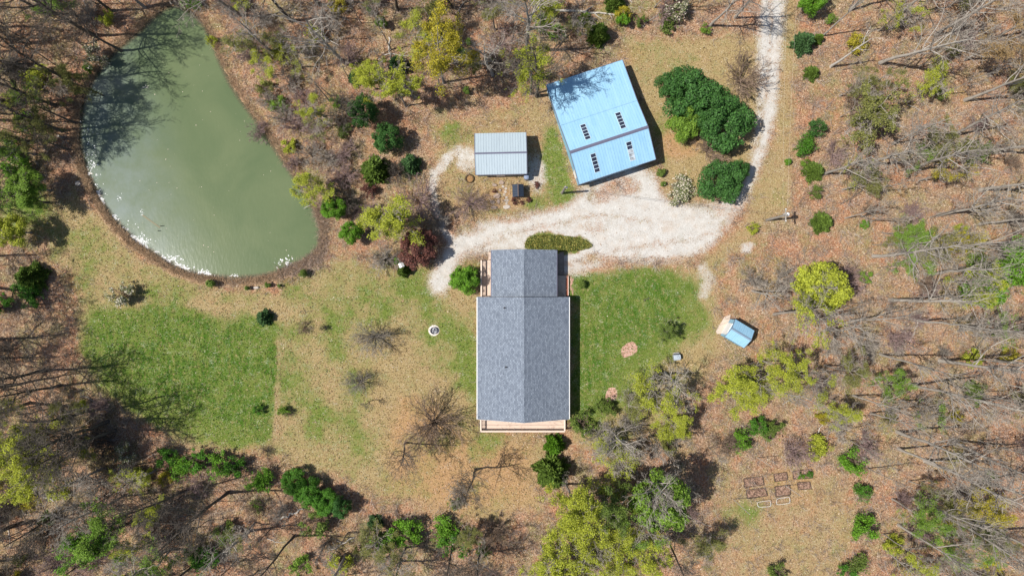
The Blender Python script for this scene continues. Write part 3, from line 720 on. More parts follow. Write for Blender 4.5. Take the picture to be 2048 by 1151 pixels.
# ------------------------------------------------------------------ yard things
def pole_tube(m, pts, r, k_=8):
    for p, q in zip(pts[:-1], pts[1:]): m.rod(p, q, r, r, k_)
POLEWOOD = bark_mat("grey_pole_wood", (.20, .18, .155), (.40, .37, .33), 4)
def utility_pole(px, py, h, lab, arm):
    p = W(px, py); r = empty("utility_pole", p, label=lab, cat="pole", group="utility poles")
    MB().rod((0, 0, 0), (0, 0, h), .15, .11, 10).build("pole", POLEWOOD, r, smooth=False)
    if arm:
        ar = MB().box(-.06, .06, -.75, .75, h - .35, h - .23).build("crossarm", POLEWOOD, r)
        for y in (-.65, .65): MB().lathe(-.0, y, [(0, h - .229), (.05, h - .229), (.06, h - .12), (.03, h - .08), (0, h - .07)], 10).build("insulator", WHITE, ar)
        MB().lathe(.36, .12, [(0, h - 1.35), (.2, h - 1.35), (.22, h - .6), (.16, h - .48), (0, h - .45)], 16).build("transformer", plain_mat("pale_grey_can", (.6, .62, .64), .4, .06), r, smooth=False)
    else:
        MB().lathe(.2, 0, [(0, h - .9), (.1, h - .9), (.13, h - .65), (.05, h - .5), (0, h - .48)], 12).build("lamp_head", WHITE, r)
    return p + Vector((0, 0, h - .3))
ta = utility_pole(1533, 440, 6.0, "grey utility pole with a crossarm at the edge of the right-hand woods", True)
tb = utility_pole(1124, 386, 5.2, "short grey pole in the grass at the lower corner of the blue barn", False)
WIRE_D = plain_mat("dark_wire", (.05, .045, .045), .5); WIRE_P = plain_mat("pale_wire", (.55, .48, .40), .5)
def wire(a_, b_, sag, mat, lab, r=.018, name="power_line"):
    pts = [a_.lerp(b_, i / 24) - Vector((0, 0, sag * 4 * (i / 24) * (1 - i / 24))) for i in range(25)]
    m = MB(); pole_tube(m, pts, r, 5); return m.build(name, mat, None, label=lab, cat="cable", group="power lines")
wire(ta, tb, .5, WIRE_D, "dark cable strung across the gravel yard between the two utility poles", .015)
top = W(1588, -60, 6.6)
for dy, nm in ((-.65, "left"), (.65, "right")):
    wire(ta + Vector((dy * .4, dy, 0)), top + Vector((dy * .9, 0, 0)), .5, WIRE_P, f"{nm} one of two pale wires running up beside the gravel drive", .005)
wire(tb, W(1090, 374, 2.4), .1, WIRE_D, "short thin cable from the short pole towards the grey shed", .015)

# fire pit: stone ring on a pale gravel circle
p = W(868, 660.5)
fp = empty("fire_pit", p, label="round fire pit with a dark steel ring on pale gravel in the lawn", cat="fire pit")
rng = np.random.RandomState(4)
MB().lathe(0, 0, [(0, .02), (.5, .03), (.62, .025), (.68, -.02)], 28).build("gravel_circle", plain_mat("pale_gravel", (.62, .55, .49), .95, .3, 9), fp)
MB().lathe(0, 0, [(.44, .02), (.44, .34), (.37, .34), (.37, .04)], 28).build("steel_ring", plain_mat("dark_steel", (.09, .09, .11), .5, .3, 5), fp)
MB().lathe(0, 0, [(0, .16), (.2, .14), (.366, .08)], 20).build("ash_bed", plain_mat("grey_ash", (.30, .31, .34), .95, .5, 7), fp)
for i in range(7):
    g = rng.rand() * 6.3; MB().rod((-.26 * math.cos(g), -.26 * math.sin(g), .2), (.26 * math.cos(g), .26 * math.sin(g), .23 + .02 * i), .03, .025, 6).build("burnt_log", plain_mat("burnt_log", (.16, .16, .18), .9, .6, 9), fp)
# leaf filled stone ring by the grey shed
p = W(939, 357.5)
fr = empty("planter_ring", p, label="low brown woven ring full of dead leaves left of the grey shed", cat="planter")
MB().lathe(0, 0, [(.54, 0), (.56, .2), (.50, .27), (.41, .22), (.40, .03)], 26).build("rim", plain_mat("brown_rim", (.095, .062, .028), .95, .5, 12), fr)
MB().lathe(0, 0, [(0, .1), (.25, .08), (.399, .05)], 18).build("leaf_fill", plain_mat("dead_leaf_fill", (.24, .14, .06), .95, .6, 12), fr)
# rain barrel
p = W(1052.5, 356.5)
br_ = empty("rain_barrel", p, label="round steel-blue barrel against the lower right corner of the grey shed", cat="barrel")
MB().lathe(0, 0, [(0, 0), (.27, 0), (.32, .2), (.34, .5), (.32, .8), (.28, 1.0)], 20).build("body", GALV, br_, smooth=False)
MB().lathe(0, 0, [(.30, 1.003), (.30, 1.05), (.18, 1.12), (0, 1.14)], 20).build("lid", plain_mat("blue_grey_lid", (.17, .21, .30), .4, .2), br_)
# grey box with its hood in the right lawn
p = W(1351.5, 711.5)
gb = empty("patio_grill", p, .1, label="lone grey hooded box with a black slot at the right edge of the lawn", cat="grill")
MB().box(-.40, .40, -.42, .25, .05, .62).build("body", plain_mat("weathered_grey_paint", (.26, .29, .32), .6, .3, 6), gb, bevel=.05)
MB().prism([(-.41, -.43, .625), (-.41, .22, .625), (-.41, .20, .76), (-.41, -.2, .84), (-.41, -.40, .76)], (.82, 0, 0)).build("hood", plain_mat("pale_grey_hood", (.33, .38, .43), .5, .25, 6), gb, bevel=.03)
MB().box(-.28, .26, .255, .40, .30, .62).build("shelf", DARK, gb)
MB().box(-.38, .30, .41, .45, .2, .66).build("rail", plain_mat("pale_rail", (.6, .6, .58)), gb)
# white bird house on a post next to the clipped shrub
p = W(808, 531)
bh = empty("birdhouse", p, .4, label="white birdhouse on a post below the purple-leaved plum tree", cat="birdhouse")
MB().rod((0, 0, 0), (0, 0, 1.55), .05, .05, 8).build("post", WHITE, bh)
MB().box(-.22, .22, -.2, .2, 1.552, 1.95).build("box", WHITE, bh)
MB().prism([(-.3, -.27, 1.952), (.3, -.27, 1.952), (0, -.27, 2.2)], (0, .54, 0)).build("roof", WHITE, bh)
# stepping stones and rocks
SLAB2 = plain_mat("pale_round_stone", (.36, .32, .275), .9, .2, 4)
STONE_ALT = plain_mat("brown_field_stone", (.27, .205, .165), .9, .35, 4)
rng = np.random.RandomState(12)
def rock(name, px, py, rx, ry, h, mat, lab, cat, group=None, n=9):
    g0 = rng.rand() * 6; m = MB(); pr = []
    rr = [.8 + .35 * rng.rand() for _ in range(n)]
    for sc_, z in ((1.0, -.03), (1.04, h * .55), (.82, h)):
        pr.append([(rx * sc_ * rr[i] * math.cos(6.283 * i / n + g0), ry * sc_ * rr[i] * math.sin(6.283 * i / n + g0), z) for i in range(n)])
    for A, B in zip(pr[:-1], pr[1:]):
        for i in range(n): m.poly([A[i], A[(i + 1) % n], B[(i + 1) % n], B[i]])
    m.poly(pr[-1])
    q = m.build(name, mat, None, label=lab, cat=cat, group=group); q.location = W(px, py) + Vector((0, 0, ground_z(px, py))); return q
for i, (x, y) in enumerate(((1012, 377), (1011, 383.5), (1013, 395), (1011, 401), (1015, 400.5), (1013, 406), (1006, 373), (1008.5, 389))):
    rock("stepping_stone", x, y, .17, .16, .06, SLAB2, "small round stepping stone in the row left of the tiny charcoal hut", "stone", "stepping stones by the hut")
rock("flat_rock", 1013, 413.5, .42, .26, .12, STONE, "flat grey rock at the lower end of the stepping stones", "rock")
for x, y, a_, b_ in ((994, 392, .4, .35), (985, 404, .3, .25), (997, 403, .2, .3), (988, 415, .45, .22), (1000, 380, .2, .2), (989, 370, .3, .2), (1003, 365, .35, .25)):
    rock("garden_rock", x, y, a_, b_, .16, STONE_ALT, "rough brown rock of the rockery between the redbud and the tiny hut", "rock", "rockery stones")
rock("pond_stone", 158, 367.5, .38, .34, .3, STONE, "square pale stone on the left shore of the pond", "rock", n=5)
rock("pond_stone", 513, 575, .42, .2, .22, STONE, "long white stone between small shrubs below the pond", "rock", n=6)
m = MB().rod((0, 0, 0), (0, 0, .9), .14, .13, 10); q = m.build("tree_stump", POLEWOOD, None, label="dark short stump on the left bank of the pond", cat="stump"); q.location = W(126, 275)

# sunken plank in the pond with a mooring post at its end
p, q = W(285, 430, WATER_Z), W(320, 455, WATER_Z)
d = (q - p); m = MB(); n_ = Vector((-d.y, d.x, 0)).normalized() * .09
pl = empty("sunken_plank", (p + q) / 2, label="thin brown plank floating low in the lower left of the pond", cat="plank")
c_ = (p + q) / 2
MB().prism([p - n_ - c_, q - n_ - c_, q + n_ - c_, p + n_ - c_], (0, 0, .02)).build("board", plain_mat("wet_board", (.165, .150, .095), .8, .15, 3), pl)
MB().rod(q - c_ + n_ * 2 + Vector((0, 0, -.3)), q - c_ + n_ * 3 + Vector((.1, 0, .45)), .05, .04, 7).build("stake", plain_mat("wet_stake", (.06, .055, .04), .8), pl)
MB().rod(q - c_ - n_ * 5 + Vector((0, 0, -.3)), q - c_ - n_ * 4 + Vector((.12, -.1, .35)), .06, .04, 7).build("stake", plain_mat("wet_stake_two", (.06, .055, .04), .8), pl)
m = MB(); 
for a_, b_ in (((-.35, .05), (.4, -.1)), ((-.05, .02), (.15, .35)), ((.1, -.03), (.45, .2)), ((-.1, .03), (-.4, -.18))): m.rod((a_[0], a_[1], .02), (b_[0], b_[1], .1), .035, .015, 6)
q = m.build("driftwood", plain_mat("bleached_wood", (.62, .57, .48), .8, .2), None, label="bleached forked driftwood afloat in the upper half of the pond", cat="driftwood"); q.location = W(291, 175, WATER_Z)

# vegetable frames in the lower right clearing
TIMBER = plain_mat("dark_bed_timber", (.065, .045, .034), .9, .35, 5); t = NT("leafy_bed_soil"); P = t.geo(); q = t.n.new("ShaderNodeSeparateColor"); t.l.new(t.voro(P, 9), q.inputs[0])
t.set(Base_Color=t.ramp(t.math("ADD", t.math("MULTIPLY", q.outputs[0], .6), t.math("MULTIPLY", t.noise(P, 6, 4, .7), .4)), [(.2, (.045, .026, .018)), (.5, (.17, .098, .066)), (.85, (.34, .22, .16))]), Roughness=.95); SOIL = t.m
def bed(corners, lab, hh=.12, net=False):
    P = [W(x, y) for x, y in corners]; c_ = sum(P, Vector()) / 4
    r = empty("raised_bed", c_, label=lab, cat="garden bed", group="raised garden beds in the clearing")
    P = [p - c_ for p in P]
    for i in range(4):
        a_, b_ = P[i], P[(i + 1) % 4]; d = (b_ - a_).normalized() * .03; n_ = Vector((-d.y, d.x, 0))
        MB().prism([a_ - n_ + d, b_ - n_ - d, b_ + n_ - d, a_ + n_ + d], (0, 0, hh + .004 * i)).build("side_board", TIMBER, r)
    MB().prism([p * .95 for p in P], (0, 0, .06)).build("soil", SOIL, r)
    return r
bed([(1489, 974), (1487, 956), (1525, 951), (1528, 968)], "raised bed with leaf-strewn soil, upper left in the clearing")
bed([(1494, 996), (1492, 979), (1530, 974), (1535, 990)], "raised bed directly above the left white pipe frame")
bed([(1586, 957), (1585, 941), (1623, 937), (1625, 955)], "raised bed with two green plants, at the top of the clearing")
bed([(1551, 992), (1549, 972), (1579, 968), (1581, 988)], "raised bed directly above the right white pipe frame")
bed([(1596, 978), (1594, 964), (1619, 962), (1622, 976)], "raised bed below the planted bed, near the crossing pole shadows")
bed([(1549, 962), (1547, 947), (1573, 943), (1575, 958)], "raised bed with green weeds left of the planted bed")
PIPE = plain_mat("dull_white_pipe", (.50, .50, .48), .6, .2, 6)
def hoop(corners, h, lab):
    P = [W(x, y) for x, y in corners]; c_ = sum(P, Vector()) / 4; P = [p - c_ for p in P]
    r = empty("pipe_frame", c_, label=lab, cat="frame", group="white pipe frames in the clearing")
    pts = []
    for i in range(4):
        a_, b_, n_ = P[i - 1], P[i], P[(i + 1) % 4]
        d0, d1 = (a_ - b_).normalized() * .22, (n_ - b_).normalized() * .22
        pts += [b_ + d0, b_ + d0 * .3 + d1 * .3, b_ + d1]
    pts = [p + Vector((0, 0, h)) for p in pts]; pts.append(pts[0])
    m = MB(); pole_tube(m, pts, .026, 7); m.build("top_hoop", PIPE, r)
    for p in P: MB().rod(p * .96, p * .96 + Vector((0, 0, h - .03)), .02, .02, 6).build("leg", PIPE, r)
hoop([(1514, 1011), (1510.5, 1001), (1538, 997), (1539, 1009)], .5, "left one of two white pipe frames standing in the clearing")
hoop([(1550, 1006), (1550, 994), (1576, 990), (1577, 1003)], .5, "right one of two white pipe frames standing in the clearing")
for x, y, h, lab in ((1466, 997, 5.6, "pale slim pole left of the white pipe frames"), (1515, 914, 4.6, "pale slim pole above the raised beds"), (1571, 970, 4.4, "pale slim pole among the raised beds")):
    m = MB().rod((0, 0, 0), (.05, .03, h), .045, .03, 7); q = m.build("garden_pole", plain_mat("weathered_pole", (.40, .38, .34), .8), None, label=lab, cat="pole", group="slim poles in the clearing"); q.location = W(x, y)
# ------------------------------------------------------------------ plant generators (numpy)
def nrm(v): return v / (np.linalg.norm(v, axis=-1, keepdims=True) + 1e-9)
def tubes(P, R, m):
    """P (N,K,3) polylines, R (N,K) radii -> verts, quads"""
    N, K = P.shape[:2]; T = nrm(np.gradient(P, axis=1))
    a = np.where(np.abs(T[..., 2:3]) < .9, np.array([0, 0, 1.0]), np.array([1.0, 0, 0]))
    U = nrm(np.cross(T, a)); V = np.cross(T, U)
    g = 2 * np.pi * np.arange(m) / m
    X = P[:, :, None] + R[:, :, None, None] * (U[:, :, None] * np.cos(g)[:, None] + V[:, :, None] * np.sin(g)[:, None])
    i = np.arange(N * K).reshape(N, K); a0 = (i[:, :-1, None] * m + np.arange(m)); b0 = (i[:, :-1, None] * m + (np.arange(m) + 1) % m)
    Q = np.stack([a0, b0, b0 + m, a0 + m], -1).reshape(-1, 4)
    return X.reshape(-1, 3), Q
def grow(r, P, R, n, ratio, spread, up, K, tmin, wig=.16, rr=.6, tip=.35, taper=.5):
    N, K0 = P.shape[:2]
    t = tmin + (1 - tmin) * (np.arange(n)[None] + r.rand(N, n)) / n
    f = t * (K0 - 1); i0 = np.clip(f.astype(int), 0, K0 - 2); fr = (f - i0)[..., None]; ar = np.arange(N)[:, None]
    pos = P[ar, i0] * (1 - fr) + P[ar, i0 + 1] * fr; dr = nrm(P[ar, i0 + 1] - P[ar, i0])
    rad = (R[ar, i0] * (1 - fr[..., 0]) + R[ar, i0 + 1] * fr[..., 0]) * rr
    ln = np.linalg.norm(np.diff(P, axis=1), axis=-1).sum(1)[:, None]
    q = r.normal(size=(N, n, 3)); q = nrm(q - dr * (q * dr).sum(-1, keepdims=True))
    sp = spread * (.75 + .5 * r.rand(N, n, 1))
    d = nrm(dr * np.cos(sp) + q * np.sin(sp) + np.array([0, 0, up]))
    L = (ln * ratio * (1 - taper * t) * (.7 + .6 * r.rand(N, n)))[..., None] / (K - 1)
    pts = [pos]
    for _ in range(K - 1):
        pts.append(pts[-1] + d * L); d = nrm(d + r.normal(size=d.shape) * wig + np.array([0, 0, up * .25]))
    C = np.stack(pts, 2).reshape(N * n, K, 3)
    CR = rad.reshape(-1, 1) * np.linspace(1, tip, K)[None]
    return C, CR
def leaves(r, C, size, flat=.5, aspect=.65, out=None):
    """one rhombic leaf per point"""
    n = len(C); nn = r.normal(size=(n, 3)); nn[:, 2] = np.abs(nn[:, 2]) + flat
    if out is not None: nn = nn * .8 + out * 1.3
    nn = nrm(nn); a = nrm(np.cross(nn, r.normal(size=(n, 3)))); b = np.cross(nn, a)
    s = (size * (.6 + .8 * r.rand(n)))[:, None] * .5
    V = np.stack([C - a * s, C + b * s * aspect, C + a * s, C - b * s * aspect], 1).reshape(-1, 3)
    return V, np.arange(4 * n).reshape(n, 4)
def trunk_line(r, h, rad, lean=.04, K=9, wig=.03, top=.3):
    t = np.linspace(0, 1, K); d = r.normal(size=2) * lean * h
    x = d[0] * t ** 1.5 + np.cumsum(r.normal(size=K) * wig * h / K); y = d[1] * t ** 1.5 + np.cumsum(r.normal(size=K) * wig * h / K)
    P = np.stack([x - x[0], y - y[0], t * h - .05], -1)[None]
    R = (rad * (1 - (1 - top) * t))[None]; R[0, 0] *= 1.35
    return P, R
def bare_tree(seed, h, rad, nl=13, clear=.38, ratio=.42, spread=.85, up=.25, fine=1.0, nb=5, nt=6, nf=3, wig=.16):
    """returns trunk mesh data, branch mesh data, twig tips"""
    r = np.random.RandomState(seed)
    P, R = trunk_line(r, h, rad, wig=.05)
    L1, R1 = grow(r, P, R, nl, ratio, spread, up, 7, clear, wig, .55, .3, .45)
    L2, R2 = grow(r, L1, R1, nb, .55, .75, .12, 5, .22, wig * 1.2, .62, .4)
    L3, R3 = grow(r, L2, R2, nt, .55, .7, .10, 4, .2, wig * 1.3, .65, .5)
    R3 = np.maximum(R3, .015); L4, R4 = grow(r, L3, R3, nf, .6, .65, .08, 3, .25, .15, .8, .6); R4 = np.maximum(R4, .010)
    tv = join_np([tubes(P, R, 9), tubes(L1, R1, 6)])
    bv = join_np([tubes(L2, R2, 4), tubes(L3, R3, 3), tubes(L4, R4, 3)])
    tips = np.concatenate([L4.reshape(-1, 3), L3[:, 1:].reshape(-1, 3)])
    return tv, bv, tips
def bush_data(seed, h, R0, n=26, nb=5, nt=5, nf=3):
    """many stems from the ground"""
    r = np.random.RandomState(seed); K = 6
    g = r.rand(n) * 6.283; sp = np.sqrt(r.rand(n)) * R0 * .95; hh = h * (.6 + .4 * r.rand(n)) * (1 - .35 * sp / R0)
    t = np.linspace(0, 1, K)
    P = np.stack([np.cos(g)[:, None] * sp[:, None] * t ** 1.1, np.sin(g)[:, None] * sp[:, None] * t ** 1.1, hh[:, None] * t ** .85 - .05], -1)
    P = P + r.normal(size=P.shape) * .05 * R0 * t[None, :, None]; R = (.012 + .018 * h / 3) * np.linspace(1.2, .4, K)[None] * np.ones((n, 1))
    L2, R2 = grow(r, P, R, nb, .5, .6, .1, 4, .25, .15, .7, .5); R2 = np.maximum(R2, .013)
    L3, R3 = grow(r, L2, R2, nt, .6, .7, .05, 3, .15, .15, .7, .6); R3 = np.maximum(R3, .011)
    L4, R4 = grow(r, L3, R3, nf, .6, .7, .05, 3, .2, .15, .8, .6); R4 = np.maximum(R4, .009)
    return tubes(P, R, 5), join_np([tubes(L2, R2, 3), tubes(L3, R3, 3), tubes(L4, R4, 3)]), np.concatenate([L3.reshape(-1, 3), L4.reshape(-1, 3)])
def blob(seed, R0, Hc, z0, nl, n, size, lobe=.42, open_=.0):
    """leaf crown of many lobes in a dome of radius R0 and height Hc over z0"""
    r = np.random.RandomState(seed)
    g = r.rand(nl) * 6.283; q = np.sqrt(r.rand(nl)) * (1 - lobe) * 1.02; zz = (1 - q ** 2) ** .5 * (.35 + .6 * r.rand(nl))
    C = np.stack([np.cos(g) * q * R0, np.sin(g) * q * R0, z0 + Hc * .12 + zz * Hc * (1 - lobe * .5)], -1)
    rl = R0 * lobe * (.40 + 1.05 * r.rand(nl)); w_ = rl ** 2 / (rl ** 2).sum()
    k_ = r.choice(nl, n, p=w_); d = r.normal(size=(n, 3)); d[:, 2] += .35; d = nrm(d)
    rr = (1 - np.abs(r.normal(size=n)) * (.22 + open_)).clip(.1, 1.2)
    X = C[k_] + d * (rl[k_] * rr)[:, None] * np.array([1, 1, min(1.2, Hc / R0 * .9)])
    X[:, 2] = np.maximum(X[:, 2], .04 + .15 * r.rand(n) * R0)
    return leaves(r, X, size, .35, .65, d), X, C
def cedar_data(seed, R0, h, n, tips=True):
    """conifer: sprays pointing outward and up on a ragged cone"""
    r = np.random.RandomState(seed); t = 1 - np.sqrt(r.rand(n)); g = r.rand(n) * 6.283
    rag = 1 + .22 * np.sin(g * 5 + t * 9 + seed) + .14 * np.sin(g * 11 - t * 23)
    rad = R0 * (1 - t) ** .7 * rag * (1 - np.abs(r.normal(size=n)) * .25).clip(.15, 1.1)
    C = np.stack([np.cos(g) * rad, np.sin(g) * rad, .12 + t * h * .95], -1)
    ax = nrm(np.stack([np.cos(g), np.sin(g), .55 + .5 * r.rand(n)], -1) + r.normal(size=(n, 3)) * .35)
    sd = nrm(np.cross(ax, r.normal(size=(n, 3)))); s = (R0 * (.10 + .12 * r.rand(n)))[:, None]; ww = s * .34
    V = np.stack([C - ax * s * .5, C + sd * ww, C + ax * s, C - sd * ww], 1).reshape(-1, 3)
    return V, np.arange(4 * n).reshape(n, 4)

# ------------------------------------------------------------------ plant materials
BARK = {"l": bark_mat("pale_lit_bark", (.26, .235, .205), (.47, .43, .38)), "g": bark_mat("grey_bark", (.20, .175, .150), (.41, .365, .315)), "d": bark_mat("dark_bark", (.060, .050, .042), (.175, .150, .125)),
        "p": bark_mat("pale_dead_wood", (.36, .33, .29), (.60, .56, .51)), "b": bark_mat("brown_twigs", (.15, .105, .078), (.32, .24, .18)),
        "m": bark_mat("mauve_twigs", (.18, .125, .12), (.38, .275, .26))}
LEAF = {"yg": leaf_mat("yellow_green_buds", (.325, .365, .040)), "lg": leaf_mat("light_green_leaves", (.155, .265, .034)), "bg": leaf_mat("bright_green_leaves", (.070, .190, .018)),
        "ev": leaf_mat("deep_evergreen_leaves", (.050, .135, .030), .55), "bl": leaf_mat("blue_green_needles", (.085, .175, .065), .5), "ol": leaf_mat("olive_leaves", (.175, .185, .052)),
        "ce": leaf_mat("cedar_green_sprays", (.125, .200, .036), .55), "re": leaf_mat("purple_plum_leaves", (.118, .052, .042), .5, .3, (1.3, 1.1, 1.0)), "wh": None,
        "ye": leaf_mat("yellow_buds", (.345, .305, .030)), "pk": leaf_mat("mauve_blossoms", (.28, .17, .18), .35, .3, (1.1, 1.0, 1.1)), "bm": leaf_mat("mixed_green_leaves", (.125, .185, .036), .5),
        "sp": leaf_mat("spring_green_leaves", (.115, .255, .020)), "br": leaf_mat("brown_old_leaves", (.30, .21, .10), .4)}

t = NT("white_blossoms")
t.set(Base_Color=t.ramp(t.geo("Random Per Island"), [(0, (.06, .085, .022)), (.62, (.16, .17, .06)), (.68, (.36, .32, .23)), (1, (.55, .50, .42))]), Roughness=.7); LEAF["wh"] = t.m
# ------------------------------------------------------------------ shared plant meshes
def pm(name, vq, smooth=False): return np_mesh(name, vq[0], vq[1], smooth)
PROTO = {}
for i in range(6):                                                   # tall bare trees, 16 m
    tv, bv, tips = bare_tree(100 + i, 15.0, .20, 15 + i % 3, .40 - .04 * (i % 3), .42, .98, .26, nb=6, nf=2)
    PROTO["bare", i] = (pm("trunk", tv, True), pm("branches", bv))
for i in range(6):                                                   # open crowned pale ones of the right side
    tv, bv, tips = bare_tree(150 + i, 15.0, .23, 13 + i % 3, .44 - .05 * (i % 3), .42, .92, .28, nb=5, nt=5, nf=1)
    PROTO["open", i] = (pm("trunk", tv, True), pm("branches", bv))
for i in range(5):                                                   # the same kind with sparse buds
    tv, bv, tips = bare_tree(200 + i, 12.0, .16, 14, .34, .40, .98, .2, nf=2)
    r = np.random.RandomState(i); sel_ = tips[r.rand(len(tips)) < .8]; q = np.repeat(sel_, 5, 0); q = q + r.normal(size=q.shape) * .22
    gate = fbm(q[:, 0] * 1.0 + 40, q[:, 1] * 1.0 + 40 + q[:, 2] * .6, 1.6, 300 + i); full = q[gate > .40]; q = q[(gate > .52)]
    PROTO["bud", i] = (pm("trunk", tv, True), pm("branches", bv), pm("crown", leaves(r, q, .125, .5, .7)))
    PROTO["flush", i] = PROTO["bud", i][:2] + (pm("crown", leaves(r, full, .155, .6, .7)),)
for i in range(4):                                                   # fuller leaf crowns on limbs, 10 m, crown radius 3.4
    tv, bv, tips = bare_tree(300 + i, 8.6, .16, 11, .34, .38, .85, .2, nt=4, nf=2)
    (V, Q), X, C = blob(320 + i, 3.4, 5.6, 3.0, 60, 10500, .22, .20, .08)
    PROTO["leaf", i] = (pm("trunk", tv, True), pm("branches", bv), pm("crown", (V, Q)))
for i in range(4):                                                   # dense round crowns down to the ground, radius 2
    tv = tubes(*trunk_line(np.random.RandomState(i), 2.4, .12), 8)
    (V, Q), X, C = blob(340 + i, 2.0, 3.3, .1, 75, 10500, .135, .20, .05)
    PROTO["dense", i] = (pm("trunk", tv, True), pm("crown", (V, Q)))
for i in range(4):                                                   # loose leafy shrubs, radius 1.2
    st, tw, tips = bush_data(360 + i, 1.9, 1.1, 14, 4, 3, 1)
    r = np.random.RandomState(i); q = np.repeat(tips, 5, 0); q = q + r.normal(size=q.shape) * .13
    q = q[fbm(q[:, 0] + 20, q[:, 1] + 20 + q[:, 2] * .5, .55, 500 + i) > .46]
    PROTO["shrub", i] = (pm("stems", join_np([st, tw])), pm("foliage", leaves(r, q, .115, .5, .7)))
for i in range(3):
    tv = tubes(*trunk_line(np.random.RandomState(50 + i), 3.1, .09), 7)
    PROTO["cedar", i] = (pm("trunk", tv, True), pm("crown", cedar_data(380 + i, 1.3, 3.6, 5200)))
for i in range(4):                                                   # bare bushes, radius 2
    st, tw, tips = bush_data(400 + i, 2.8, 2.0, 22, 5, 4, 3)
    PROTO["bush", i] = (pm("stems", st), pm("twigs", tw))
for i in range(3):                                                   # small clipped shrubs, radius .7
    (V, Q), X, C = blob(420 + i, .7, 1.0, .05, 20, 2600, .085, .34, .0)
    tv = tubes(*trunk_line(np.random.RandomState(70 + i), .7, .05), 6)
    PROTO["ball", i] = (pm("stem", tv), pm("foliage", (V, Q)))
for i in range(4):                                                   # saplings, 8 m
    tv, bv, tips = bare_tree(440 + i, 8.0, .065, 8, .35, .26, .6, .3, nb=4, nt=4, nf=2)
    PROTO["sapling", i] = (pm("trunk", tv, True), pm("branches", bv))
for i in range(3):                                                   # open spreading low trees, 6 m, radius 4
    st, tw, tips = bush_data(460 + i, 4.8, 3.9, 30, 6, 4, 2)
    stub = tubes(*trunk_line(np.random.RandomState(90 + i), .9, .2), 8)
    PROTO["spread", i] = (pm("trunk", join_np([stub, st]), True), pm("branches", tw))
for i in range(3):                                                   # dead, snapped and forked trees
    tv, bv, tips = bare_tree(480 + i, 9.0, .17, 6, .45, .35, .7, .15, nb=2, nt=2, nf=1)
    PROTO["dead", i] = (pm("trunk", tv, True), pm("branches", bv))

SIZE = {"bare": (15, 4.2), "open": (15, 4.2), "bud": (12, 3.9), "flush": (12, 3.9), "leaf": (9.6, 3.6), "dense": (3.5, 2.1), "shrub": (1.9, 1.15), "cedar": (3.7, 1.35), "bush": (2.8, 2.0), "ball": (1.05, .72), "sapling": (8, 1.8), "spread": (4.8, 4.2), "dead": (9, 2.4)}
NAME = {"bare": "bare_tree", "open": "bare_tree", "bud": "budding_tree", "flush": "budding_tree", "leaf": "leafy_tree", "dense": "evergreen_tree", "shrub": "leafy_shrub", "cedar": "cedar_tree", "bush": "bare_bush", "ball": "round_shrub", "sapling": "sapling", "spread": "spreading_tree", "dead": "dead_tree"}
CAT = {"bush": "bush", "shrub": "shrub", "ball": "shrub", "sapling": "tree"}
PART = {"bare": ("trunk", "branches"), "open": ("trunk", "branches"), "bud": ("trunk", "branches", "crown"), "flush": ("trunk", "branches", "crown"), "leaf": ("trunk", "branches", "crown"), "dense": ("trunk", "crown"), "shrub": ("stems", "foliage"), "cedar": ("trunk", "crown"),
        "bush": ("stems", "twigs"), "ball": ("stem", "foliage"), "sapling": ("trunk", "branches"), "spread": ("trunk", "branches"), "dead": ("trunk", "branches")}
PN = {}
for (k_, i) in PROTO: PN[k_] = max(PN.get(k_, 0), i + 1)
prng = random.Random(77); count = {}
def plant(kind, px, py, h, r, colr, lab, bark=None, group=None, tilt=None, name=None):
    if kind == "bare" and bark == "g" and px > 480: kind = "open"
    i = count.get(kind, prng.randrange(8)) ; count[kind] = i + 1
    meshes = PROTO[kind, i % PN[kind]]; h0, r0 = SIZE[kind]
    p = W(px, py); p.z = ground_z(px, py)
    root = empty(name or NAME[kind], p, prng.random() * 6.283, label=lab, cat=CAT.get(kind, "tree"), group=group)
    root.scale = (r / r0, r / r0, h / h0)
    tl = (prng.gauss(0, .045), prng.gauss(0, .045)) if tilt is None else tilt
    if kind in ("bare", "open", "bud", "flush", "leaf", "sapling", "dead"): root.rotation_euler = (tl[0], tl[1], root.rotation_euler[2])
    bark = bark or {"bush": "b", "shrub": "b", "dead": "p"}.get(kind, "g")
    for nme, me in zip(PART[kind], meshes):
        leafy = nme in ("crown", "foliage")
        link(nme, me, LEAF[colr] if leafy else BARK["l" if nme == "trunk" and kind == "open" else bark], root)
    return root
